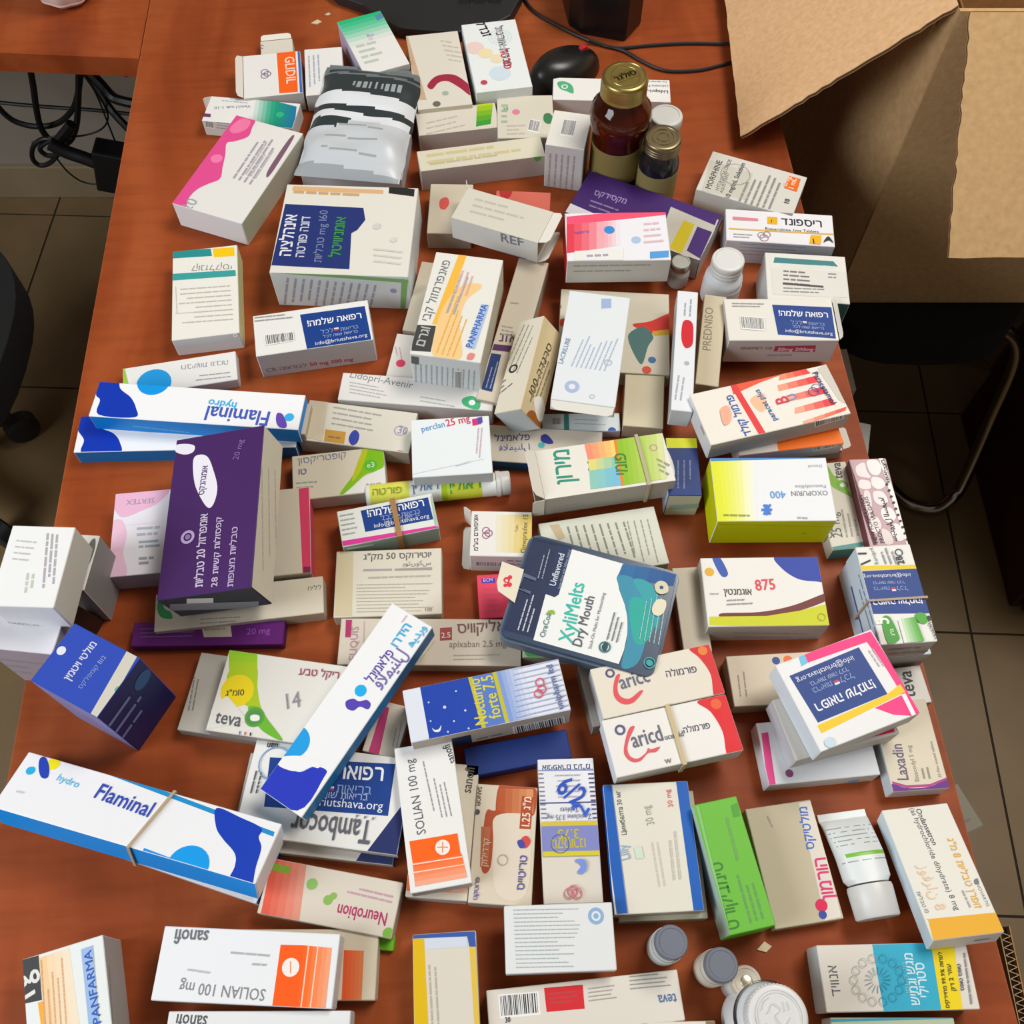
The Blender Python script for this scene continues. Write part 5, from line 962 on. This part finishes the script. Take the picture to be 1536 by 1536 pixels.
# ------------------------------------------------------------------ lozenge pack in its clear tray
def rrect(x0, y0, x1, y1, r, n=6):
    out = []
    for cx, cy, a0 in ((x1-r, y1-r, 0), (x0+r, y1-r, 90), (x0+r, y0+r, 180), (x1-r, y0+r, 270)):
        for i in range(n+1):
            a = math.radians(a0+90*i/n); out.append((cx+r*math.cos(a), cy+r*math.sin(a)))
    return out
def lozenge():
    M, L, W_ = frame((797,797, 1020,858, 984,1024, 744,955), 32, 16)
    t = thing('lozenge_pack', 'blue and white lozenge blister pack with hanging tab lying topmost at the centre', 'blister pack', None, mat=M)
    x, y = L/2, W_/2; TR = paint('5d6c80', .15, 'plastic')
    mb = MB(); mb.prism(rrect(-x, -y, x, y, .010), 0, .0135, TR); mb.build('clear_tray', t, bevel=.002)
    mb = MB(); mb.prism(rrect(-x+.0025, -y+.0025, x-.0025, y-.0025, .008), .0136, .0158, paint('3a4a62', .22, 'plastic')); mb.build('printed_card', t, bevel=.0004)
    F = Face(M, (0, 0, .0158), (1, 0, 0), (0, 1, 0), x-.0035, y-.0035)
    art = [('p','1f2c4e',796,808,838,818,800,957,755,945),('p','eceeec',858,824,936,846,925,866,929,885,937,907,942,930,941,950,936,975,928,996,800,960,818,893,842,826),
     ('g','2b6f9c','1f4f88',934,846,1018,858,1014,880,926,866,4),('b','3f8fa8',926,864,950,868,972,900,970,950,962,984,950,1000,932,1000,940,960,940,920,930,885),('b','2fa79c',945,900,968,900,982,930,972,960,955,966,946,940),('b','3aa0a8',950,870,975,875,990,905,985,945,968,905),
     ('p','1c3058',840,814,859,820,838,892,832,896,818,891),('p','15284a',796,805,858,818,858,822,796,810),
     ('t','3fb9a9','XyliMelts',858,966,877,876,1,1.15),('t','5a5f68','Dry Mouth',872,971,892,896,1,1.1),('t','77777c','Stick-On Melts for Moisturizing',887,974,908,890),('t','6b8f8c','OraCoat',817,957,828,917,1),('b','8fb43f',818,922,824,916,830,916,832,922,826,920),
     ('t','d2d9e6','Unflavored',833,880,847,832,1,1.1),('t','a5b0c6','Sugar-Free with 500mg Xylitol',840,884,856,826),('l','b5bfd2',778,946,795,890,3,7,1.5,.35),('l','7f8ca8',808,868,820,822,2,6,1,.35),('t','5a6884','H',795,892,805,868,0,1.3),
     ('c','3f7f7c',907,971,9),('o','e4eeec',907,971,6,.2),('b','2f4a58',902,972,907,964,912,968,908,978),('l','5a6a70',912,960,924,916,3,7,2,.4),('l','8fd0d0',960,960,974,880,5,7,2,.22),('o','4fb0b0',974,995,9,.15),('c','3fa5a5',974,995,5),
     ('b','d9cfae',982,878,990,872,1000,876,1002,888,992,892,984,888),('b','e4dcc0',978,912,986,900,998,902,998,914,990,924,980,922),('c','1f5288',992,882,3)]
    do_art(art, {'T': F}, t)
    P = lambda a, b, z: M.inverted() @ un(a, b, z)
    mb = MB(); q = [(753,840), (786,852), (772,902), (764,896), (747,884), (745,872)]
    pts = [M.inverted() @ un(a, b, .052) for a, b in q]
    mb.prism([(p.x, p.y) for p in pts], .0162, .0170, paint('e6ddc6', .5)); tab = mb.build('hanging_tab', t); tab['label'] = 'cream cardboard hanging tab with a red sticker'
    Mt = M @ Matrix.Translation((0, 0, .0)); F2 = Face(M, (0, 0, .0170), (1, 0, 0), (0, 1, 0), .2, .2)
    A = Art(); c0 = F2.px(761, 872)
    for a, b, r in ((760, 870, 5), (764, 877, 4), (765, 866, 3.4), (758, 878, 3)):
        c = F2.px(a, b); rr = math.dist(c, F2.px(a+r, b)); A.poly(F2, [(c[0]+rr*math.cos(w*math.pi/8), c[1]+rr*math.sin(w*math.pi/8)) for w in range(16)], 'd4404e')
    c = F2.px(760, 871); rr = .0012; A.poly(F2, [(c[0]+rr*math.cos(w*math.pi/8), c[1]+rr*math.sin(w*math.pi/8)) for w in range(16)], 'f0dcd0'); A.build('printed_mark', t)
lozenge()
# ------------------------------------------------------------------ tubes
def effervescent():
    a = un(550, 745, .0122); b = un(765, 724, .0122); ax = (b-a); L = ax.length; ax.normalize(); up = Vector((0, 0, 1)); sd = up.cross(ax)
    M = Matrix(((ax.x, sd.x, up.x, a.x), (ax.y, sd.y, up.y, a.y), (ax.z, sd.z, up.z, a.z), (0, 0, 0, 1)))
    t = thing('tablet_tube', 'white tablet tube with yellow green band lying against the magenta striped carton', 'tube', None, mat=M)
    r = .0115; RY = Matrix.Rotation(math.pi/2, 4, 'Y'); w1 = paint('e4e7e2', .4, 'plastic'); ye = paint('dfe05a', .4, 'plastic'); gn = paint('a9c41c', .4, 'plastic')
    mb = MB()
    def ring(x0, x1, mat): mb.lathe([(r, x0), (r, x1)], mat, RY, 40)
    mb.lathe([(0, 0), (r*.92, 0), (r, .001)], w1, RY, 40)
    ring(.001, .004, w1); ring(.004, L*.30, ye); ring(L*.30, L*.52, w1); ring(L*.52, L*.56, gn); ring(L*.56, L*.80, paint('c9d43a', .4, 'plastic')); ring(L*.80, L*.90, w1)
    mb.lathe([(r, L*.90), (0, L*.90)], w1, RY, 40); mb.build('tube_body', t, smooth=True)
    mb = MB(); mb.lathe([(0, L*.902), (r*1.1, L*.902), (r*1.1, L*.93), (r*1.03, L*.935), (r*1.03, L*.99), (r*.95, L), (0, L)], WPL, RY, 40); mb.build('snap_cap', t, smooth=True)
    mb = MB()
    def ct(s, x0, x1, col, ang0, hs=1.0):
        s = heb(s); vs, fs = text_mesh(s, False); a0 = min(v[0] for v in vs); a1 = max(v[0] for v in vs); k = (x1-x0)/(a1-a0); P = []
        for v in vs:
            w = (v[1]-.3)*k*hs/r+ang0; P.append((x0+(v[0]-a0)*k, (r+.0009)*math.sin(w), (r+.0009)*math.cos(w)))
        mb.add(P, fs, paint(col))
    ct('ראולין', L*.57, L*.79, '2f9a5a', -.35, 1.0); ct('ראולין', L*.32, L*.50, '4f6fa0', -.2, 1.0); ct('פורטה', L*.05, L*.25, '8a9a3a', -.2, .9)
    mb.build('printed_artwork', t)
effervescent()
def gel_tube():
    M, L, W_ = frame((1236,1228, 1317,1214, 1352,1372, 1284,1382), 0, 22)
    t = thing('ointment_tube', 'white squeeze tube with green printed line lying cap towards the viewer', 'tube', None, mat=M)
    x, y = W_, L
    X, Y = L/2, W_/2; cw = .0205
    w1 = paint('e3e8e9', .4, 'plastic'); gnm = paint('7fbf3a', .4, 'plastic'); gry = paint('8f9a98', .4, 'plastic'); mb = MB(); seg = 48; NR = 70
    yE = -Y+.026; ys = [Y-(Y-yE)*i/NR for i in range(NR+1)]
    V = []; rnd = random.Random(5); cell = {}
    for i, yy in enumerate(ys):
        f = i/NR; hw = X*(1-.10*f)*(1 if f < .93 else 1-(f-.93)*2.2); hh = .0012+.0125*min(1, f*1.7)**.8; zc = hh+.0005+.004*f
        for k in range(seg):
            w = 2*math.pi*k/seg; c, s = math.cos(w), math.sin(w)
            V.append((hw*math.copysign(abs(c)**.8, c), yy, zc+hh*math.copysign(abs(s)**.9, s)))
    mb.v = V
    for i in range(NR):
        f = i/NR
        for k in range(seg):
            l = (k+1) % seg; mid = (k+.5)/seg; m = w1
            if .06 < mid < .44:
                if .57 < f < .62 and mid < .38: m = gnm
                elif (.14 < f < .50 and i % 5 == 0) or (.66 < f < .76 and i % 6 == 0):
                    key = (i, k//2); 
                    if rnd.random() < .75: m = gry
            mb.f.append([i*seg+k, i*seg+l, (i+1)*seg+l, (i+1)*seg+k][::-1]); mb.m.append(mb.mi(m))
    mb.f.append(list(range(seg))); mb.m.append(0); mb.f.append([NR*seg+k for k in range(seg)][::-1]); mb.m.append(0)
    mb.build('tube_body', t, smooth=True)
    mb = MB(); mb.box(-X, Y-.001, .0004, X, Y+.006, .0016, w1); mb.build('crimped_end', t, bevel=.0003)
    RX = Matrix.Translation((0, -Y, .0185)) @ Matrix.Rotation(-math.pi/2, 4, 'X'); mb = MB()
    mb.lathe([(0, 0), (.0162, 0), (.0172, .0012), (.0178, .022), (.0172, .0245), (0, .0245)], WPL, RX, 40); mb.build('flip_cap', t, smooth=True)
gel_tube()
# black folding clip wedged in the left stack
ck = thing('folding_clip', 'small black folding clip wedged between the stacked cartons at the left edge', 'clip', None)
c = un(100, 905, .05); ck.matrix_world = Matrix.Translation((c.x+.004, c.y-.01, TZ)) @ Matrix.Rotation(math.radians(70), 4, 'Z') @ Matrix.Rotation(math.pi/2, 4, 'X')
mb = MB(); mb.prism([(-.016, .001), (.016, .001), (.006, .075), (.004, .085), (-.004, .085), (-.006, .075)], -.006, .006, paint('101011', .35, 'plastic')); mb.build('clip_body', ck, bevel=.001)
mb = MB(); mb.tube([(-.006, .080, 0), (-.012, .094, .002), (0, .102, .004), (.012, .094, .002), (.006, .080, 0)], .0011, paint('8a8478', .3, 'metal'), 8, 5); mb.build('wire_handle', ck, smooth=True)

# ------------------------------------------------------------------ big cardboard box on the chair at the right
def z(v): return TZ+v
KRAFT = mottle_mat('kraft_cardboard', 'cda274', 'd9b186', 160, .85, .25, 3)
KRAFTD = mottle_mat('kraft_cardboard_outside', 'bb9565', 'c9a373', 120, .85, .25, 4)
EDGE = paint('6b4a2c', .9, 'cardboard')
bx = thing('cardboard_box', 'large open brown cardboard box with spread flaps standing on the black chair', 'cardboard box', None, loc=(.4775, .9756, TZ-.298))
BH, BW, BD, T = .47, .46, .40, .005
mb = MB(); mb.box(0, 0, 0, BW, T, BH, KRAFTD); mb.build('front_panel', bx)
mb = MB(); mb.box(0, BD-T, 0, BW, BD, BH, KRAFTD); mb.build('back_panel', bx)
mb = MB(); ng, hg = 24, 12; V = []
def bulge(f, g): return -.052*min(1, f*BD/.10)**.8*(1-g)**.6*(1-max(0, f-.9)*10)-.010*math.sin(f*9)*math.sin(g*3.14)*f
for s_ in (0, T):
    for g in range(hg+1):
        for f in range(ng+1): V.append((bulge(f/ng, g/hg)+s_, T+(BD-2*T)*f/ng, BH*g/hg))
n_ = (ng+1)*(hg+1); Fc = []
for g in range(hg):
    for f in range(ng):
        a = g*(ng+1)+f; Fc.append((a, a+ng+1, a+ng+2, a+1)); a += n_; Fc.append((a, a+1, a+ng+2, a+ng+1))
mb.add(V, Fc, KRAFTD); mb.build('left_panel', bx, smooth=True)
mb = MB(); mb.box(BW-T, T, 0, BW, BD-T, BH, KRAFTD); mb.build('right_panel', bx)
mb = MB(); mb.box(T, T, 0, BW-T, BD-T, T, KRAFTD); mb.build('bottom_panel', bx)
def flap_panel(name, hinge0, hinge1, out0, out1, seed, teeth=34):
    """corrugated flap: two liners with a fluted edge between them; torn, slightly ragged outline"""
    h0, h1, o0, o1 = [Vector(p) for p in (hinge0, hinge1, out0, out1)]
    n = (h1-h0).cross(o0-h0).normalized(); th = .0045; rnd = random.Random(seed)
    loop = []
    def seg(a, b, rag, N):
        d = (b-a).normalized(); s = n.cross(d)
        for i in range(N):
            f = i/N; loop.append(a.lerp(b, f)+s*(rnd.uniform(-rag, rag)))
    seg(h0, h1, 0, 2); seg(h1, o1, .0014, 30); seg(o1, o0, .0008, 24); seg(o0, h0, .0014, 30)
    lo = [p-n*th/2 for p in loop]; hi = [p+n*th/2 for p in loop]; m = len(loop)
    X = (h1-h0).normalized(); Y_ = n.cross(X)
    tri = tessellate_polygon([[Vector(((p-h0).dot(X), (p-h0).dot(Y_), 0)) for p in loop]])
    mb = MB(); mb.add(hi, tri, KRAFT); mb.add(lo, [t[::-1] for t in tri], KRAFTD)
    # flute core as a flush dark brown band between the liners
    c0 = [p-n*th*.32 for p in loop]; c1 = [p+n*th*.32 for p in loop]
    mb.add(lo+c0, [(i, (i+1) % m, (i+1) % m+m, i+m) for i in range(m)], KRAFT); mb.add(hi+c1, [(i, (i+1) % m, (i+1) % m+m, i+m) for i in range(m)], KRAFT)
    mb.add(c0+c1, [(i, (i+1) % m, (i+1) % m+m, i+m) for i in range(m)], EDGE)
    return mb.build(name, bx)
def bl(p): return Vector(p)-Vector((.4775, .9756, -.298))
flap_panel('left_flap', bl((.4785, .985, .171)), bl((.4785, 1.372, .171)), bl((.2728, .957, .02)), bl((.285, 1.40, .02)), 2)
flap_panel('front_flap', bl((.4875, .9745, .171)), bl((.9375, .9745, .171)), bl((.4895, .787, .001)), bl((.945, .785, .001)), 3)
flap_panel('right_flap', bl((.9375, .98, .173)), bl((.9375, 1.37, .173)), bl((1.14, .99, .08)), bl((1.14, 1.36, .08)), 4)
flap_panel('back_flap', bl((.49, 1.374, .173)), bl((.93, 1.374, .173)), bl((.49, 1.53, .30)), bl((.93, 1.53, .30)), 5)
# the torn double edge of the glued side seam
rnd = random.Random(9); lay = []
for k, (y0, off, mt) in enumerate(((.030, .0045, EDGE), (.034, .0068, KRAFTD), (.0385, .0035, EDGE))):
    mb = MB(); pv = []
    for i in range(26):
        f = i/25; yy = y0+.035*(1-f)+rnd.uniform(-.0012, .0012)
        pv.append((yy, .012+f*(BH-.02)))
    for i in range(25):
        (ya, za), (yb, zb) = pv[i], pv[i+1]
        V = [(-off, ya, za), (-off, ya+.0022, za), (0, ya+.0022, za), (0, ya, za), (-off, yb, zb), (-off, yb+.0022, zb), (0, yb+.0022, zb), (0, yb, zb)]
        mb.add(V, [(0, 1, 5, 4), (1, 2, 6, 5), (3, 0, 4, 7), (0, 3, 2, 1), (4, 5, 6, 7)], mt)
    mb.build('torn_seam', bx)
# chair carrying it
ch = thing('visitor_chair', 'black seated chair with bent chrome tube legs under the cardboard box', 'chair', None, loc=(.615, 1.16, 0))
SEAT = mottle_mat('black_fabric', '060606', '0c0c0d', 200, .9, .2)
pts = []
for i in range(40):
    a = 2*math.pi*i/40; c_, s_ = math.cos(a), math.sin(a); pts.append((.172*math.copysign(abs(c_)**.62, c_), .254*math.copysign(abs(s_)**.75, s_)))
mb = MB(); mb.prism(pts, TZ-.36, TZ-.301, SEAT); mb.build('seat', ch, bevel=.012)
CHR = paint('9a9488', .22, 'metal')
for sgn in (-1, 1):
    def T_(p): 
        return (p[0]-.615 if sgn > 0 else .615-p[0]-.02, p[1]-1.16, p[2]+TZ)
    mb = MB(); mb.tube([T_(p) for p in ((.66, .965, -.737), (.707, .8915, -.737), (.735, .872, -.736), (.765, .864, -.728), (.786, .872, -.705), (.80, .89, -.68), (.81, .94, -.56), (.80, .97, -.42), (.76, .985, -.372), (.70, .99, -.366))] if sgn > 0 else
        [(.10, .20, .013), (.11, .205, .10), (.11, .20, .25), (.10, .19, .381)], .011, CHR, 12, 8); mb.build('chrome_leg', ch, smooth=True)
# cardboard carton of returned medicine on the floor below the desk edge
ub = thing('cardboard_box', 'torn cardboard box on the floor half hidden under the right desk edge', 'cardboard box', None, loc=(.12, .20, 0))
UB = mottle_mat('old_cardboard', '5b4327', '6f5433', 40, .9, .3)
UW, UD, UH = .375, .74, .375
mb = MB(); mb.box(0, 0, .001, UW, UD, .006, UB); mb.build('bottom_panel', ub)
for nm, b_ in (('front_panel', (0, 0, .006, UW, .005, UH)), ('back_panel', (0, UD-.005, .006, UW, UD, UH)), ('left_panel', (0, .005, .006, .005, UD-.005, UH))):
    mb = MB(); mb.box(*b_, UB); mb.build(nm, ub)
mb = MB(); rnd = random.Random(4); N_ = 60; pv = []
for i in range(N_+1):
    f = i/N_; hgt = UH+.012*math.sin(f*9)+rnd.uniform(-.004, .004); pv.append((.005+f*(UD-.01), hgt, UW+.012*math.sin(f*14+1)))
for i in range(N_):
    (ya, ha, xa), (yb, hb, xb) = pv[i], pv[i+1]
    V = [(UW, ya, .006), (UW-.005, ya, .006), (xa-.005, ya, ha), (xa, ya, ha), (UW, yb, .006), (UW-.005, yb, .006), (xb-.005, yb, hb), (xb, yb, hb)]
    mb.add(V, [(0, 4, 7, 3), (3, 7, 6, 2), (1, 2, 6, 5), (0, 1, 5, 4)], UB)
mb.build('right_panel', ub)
def plain_box(label, c, s, rz, tilt, col, grp):
    M = Matrix.Translation(c) @ Matrix.Rotation(rz, 4, 'Z') @ Matrix.Rotation(tilt, 4, 'Y')
    t = thing('medicine_carton', label, 'medicine box', grp, mat=M); mb = MB(); mb.box(-s[0]/2, -s[1]/2, 0, s[0]/2, s[1]/2, s[2], paint(col)); mb.build('carton_body', t, bevel=.0006)
    mb = MB(); mb.box(-s[0]/2+.001, -s[1]/2-.0006, .001, s[0]/2-.001, -s[1]/2-.0001, s[2]-.001, paint(col)); mb.build('end_flap', t)
    mb = MB()
    for k in range(4): mb.box(-s[0]*.35, -s[1]*.3+k*.008, s[2]+.00005, s[0]*.30-.004*k, -s[1]*.3+k*.008+.003, s[2]+.0001, paint('77756f'))
    mb.build('printed_artwork', t)
G2 = 'cartons in the box below the desk'
plain_box('grey white carton on top of the floor box, above the torn cardboard edge', (.450, .862, TZ-.365), (.075, .072, .055), .03, 0, 'c2beb4', G2)
plain_box('pale carton at the desk edge beside the orange and red ended cartons', (.455, .742, TZ-.355), (.07, .065, .05), -.25, 0, 'c9cac6', G2)
plain_box('large grey carton filling the floor box under the two pale ones', (.36, .78, TZ-.742), (.16, .24, .375), 0, 0, '9a958a', G2)
plain_box('small dark grey carton showing beyond the desk edge at the lower right', (.490, .235, TZ-.335), (.05, .05, .05), .4, 0, '8c8674', G2)
# corrugated sheet leaning at the near right corner, flutes showing on its edge
cs = thing('corrugated_sheet', 'corrugated cardboard sheet with open flutes leaning below the near right corner', 'cardboard', None, loc=(.414, 0, 0))
mb = MB(); y0, y1, zt = -.30, .095, TZ-.062
mb.box(.0, y0, .001, .0008, y1, zt, KRAFTD); mb.box(.0092, y0, .001, .010, y1, zt, KRAFTD); mb.build('liner_sheets', cs)
mb = MB(); k = int((y1-y0)/.006)
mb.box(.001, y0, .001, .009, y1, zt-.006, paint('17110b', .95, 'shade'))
for i in range(k):
    a = y0+i*.006; b_ = a+.003; c_ = a+.006
    for (p, q) in (((.001, a), (.009, b_)), ((.009, b_), (.001, c_))):
        V = [(p[0], p[1]-.0003, zt-.006), (p[0], p[1]+.0003, zt-.006), (q[0], q[1]+.0003, zt-.006), (q[0], q[1]-.0003, zt-.006)]
        V += [(v[0], v[1], zt) for v in V]; mb.add(V, [(4, 5, 6, 7), (0, 1, 5, 4), (2, 3, 7, 6)], KRAFT)
mb.build('flutes', cs)
# wooden cabinet and wall corner at the right
cb = thing('wooden_cabinet', 'dark brown wooden cabinet standing on the tiles at the right edge', 'cabinet', None, loc=(.862, .68, 0))
CW = wood_mat('dark_cabinet_wood', '3a1f12', '45261a', '52301f')
mb = MB(); mb.box(0, 0, .001, .50, .40, .415, CW); mb.build('cabinet_body', cb, bevel=.004)
mb = MB(); mb.box(-.006, -.008, .4152, .506, .408, .435, CW); mb.build('cabinet_top', cb, bevel=.002)
mb = MB(); mb.box(.01, -.016, .02, .24, -.0005, .41, CW); mb.build('door', cb, bevel=.002)
mb = MB(); mb.box(.26, -.016, .02, .49, -.0005, .41, CW); mb.build('door', cb, bevel=.002)
mb = MB(); mb.box(.945, 1.19, 0, 1.5, WY-.0005, .55, WALLM); mb.box(.940, 1.185, 0, 1.505, 1.19, .085, BASEM); mb.box(.940, 1.19, 0, .945, WY-.013, .085, BASEM); o = struct(mb.build('wall_right_pier'))
o.name = 'trim_1'
# ------------------------------------------------------------------ office chair and cables at the left
oc = thing('office_chair', 'black office chair with castors cut off by the left edge', 'chair', None, loc=(-.965, .89, 0))
pts = []
for i in range(48):
    a = 2*math.pi*i/48; c_, s_ = math.cos(a), math.sin(a); pts.append((.248*math.copysign(abs(c_)**.8, c_), .235*math.copysign(abs(s_)**.8, s_)))
mb = MB(); mb.prism(pts, TZ-.345, TZ-.28, SEAT); mb.build('seat', oc, bevel=.02)
mb = MB(); mb.lathe([(0, .10), (.03, .10), (.026, .25), (.02, .26), (.02, .404), (0, .404)], BLK, Matrix.Translation((-.10, .02, 0)), 24); mb.build('gas_column', oc, smooth=True)
for i in range(5):
    a = 2*math.pi*i/5+.70; Ma = Matrix.Translation((-.10, .02, 0)) @ Matrix.Rotation(a, 4, 'Z')
    mb = MB(); mb.prism([(.02, -.024), (.19, -.014), (.19, .014), (.02, .024)], .075, .10, BLK, Ma); mb.build('base_arm', oc, bevel=.004)
    w = MB(); Mw = Ma @ Matrix.Translation((.19, -.016, .031)) @ Matrix.Rotation(-math.pi/2, 4, 'X')
    w.lathe([(0, 0), (.024, 0), (.030, .004), (.030, .028), (.024, .032), (0, .032)], BLK2, Mw, 24); w.build('castor', oc, smooth=True)
GC = 'cables tangled below the return desk'
def hung(label, px, r, Y0=1.46, Y1=None):
    Y1 = Y1 or Y0; n = len(px); cable(label, [unY(x, y, Y0+(Y1-Y0)*i/(n-1)) for i, (x, y) in enumerate(px)], r, GC, paint('0a0a0b', .5, 'plastic'))
hung('thick black cable hanging straight down at the far left then looping', ((41, 60), (44, 95), (50, 130), (54, 160), (60, 188), (70, 205), (84, 216)), .0055, 1.42)
hung('black cable running level across the wall below the return desk', ((-30, 150), (20, 156), (80, 161), (140, 165), (196, 171)), .0035, 1.52)
hung('thick purple black cable sagging in a wide bow at the left', ((-20, 140), (8, 172), (30, 185), (60, 190), (88, 184), (108, 165), (117, 140), (121, 110), (122, 70)), .0050, 1.44)
hung('black cable dropping beside the sagging one and curling under', ((117, 70), (118, 110), (117, 160), (114, 190), (106, 210), (92, 219), (80, 222)), .0052, 1.40)
hung('thick black cable bundle slanting to the power adapter', ((100, 80), (124, 100), (150, 125), (168, 145), (185, 152), (215, 158)), .0085, 1.40, 1.36)
hung('second black bundle strand below the first, slanting right', ((128, 70), (140, 120), (160, 155), (180, 180), (215, 215)), .0065, 1.42, 1.36)
hung('thin black wire looping down past the sagging cable', ((104, 86), (122, 108), (138, 130), (155, 155), (162, 178), (150, 195), (120, 204), (80, 205), (48, 214)), .0016, 1.38)
hung('thin wire descending from the bundle to the adapter', ((128, 112), (146, 145), (162, 185), (174, 215), (182, 232), (200, 240)), .0015, 1.36)
hung('thin wire loop below the adapter', ((84, 236), (100, 256), (120, 271), (140, 276), (158, 274)), .0015, 1.36)
hung('thick black cable coil lying in a ring', ((88, 212), (66, 208), (50, 220), (49, 238), (60, 248), (75, 244), (88, 230), (90, 215), (80, 210), (66, 216), (60, 224), (70, 233), (84, 232), (92, 222)), .0042, 1.38)
hung('stub of tied black cable sticking up from the coil', ((82, 218), (90, 208), (100, 196), (107, 186)), .0085, 1.36)
hung('tangled black cable under the desk seam at the top', ((140, 88), (160, 95), (176, 92), (186, 98), (190, 112), (182, 106), (176, 96), (190, 88), (205, 94)), .004, 1.40)
hung('black cable running from the coil into the plug', ((92, 222), (102, 228), (112, 236), (122, 241)), .0045, 1.36)
pw = thing('power_adapter', 'black power adapter with cable plug beside the desk edge', 'adapter', None)
c = unY(172, 252, 1.33); pw.matrix_world = Matrix.Translation(c) @ Matrix.Rotation(math.radians(14), 4, 'Y')
mb = MB(); mb.box(-.030, -.02, -.042, .07, .02, .045, paint('0b0b0c', .4, 'plastic')); mb.build('adapter_body', pw, bevel=.004)
mb = MB(); p0 = Vector((-.030, 0, .005)); mb.tube([p0, p0+Vector((-.02, 0, .006)), p0+Vector((-.045, 0, .012)), p0+Vector((-.07, 0, .024))], .0115, paint('0b0b0c', .5, 'plastic'), 10, 4); mb.build('plug', pw, smooth=True)
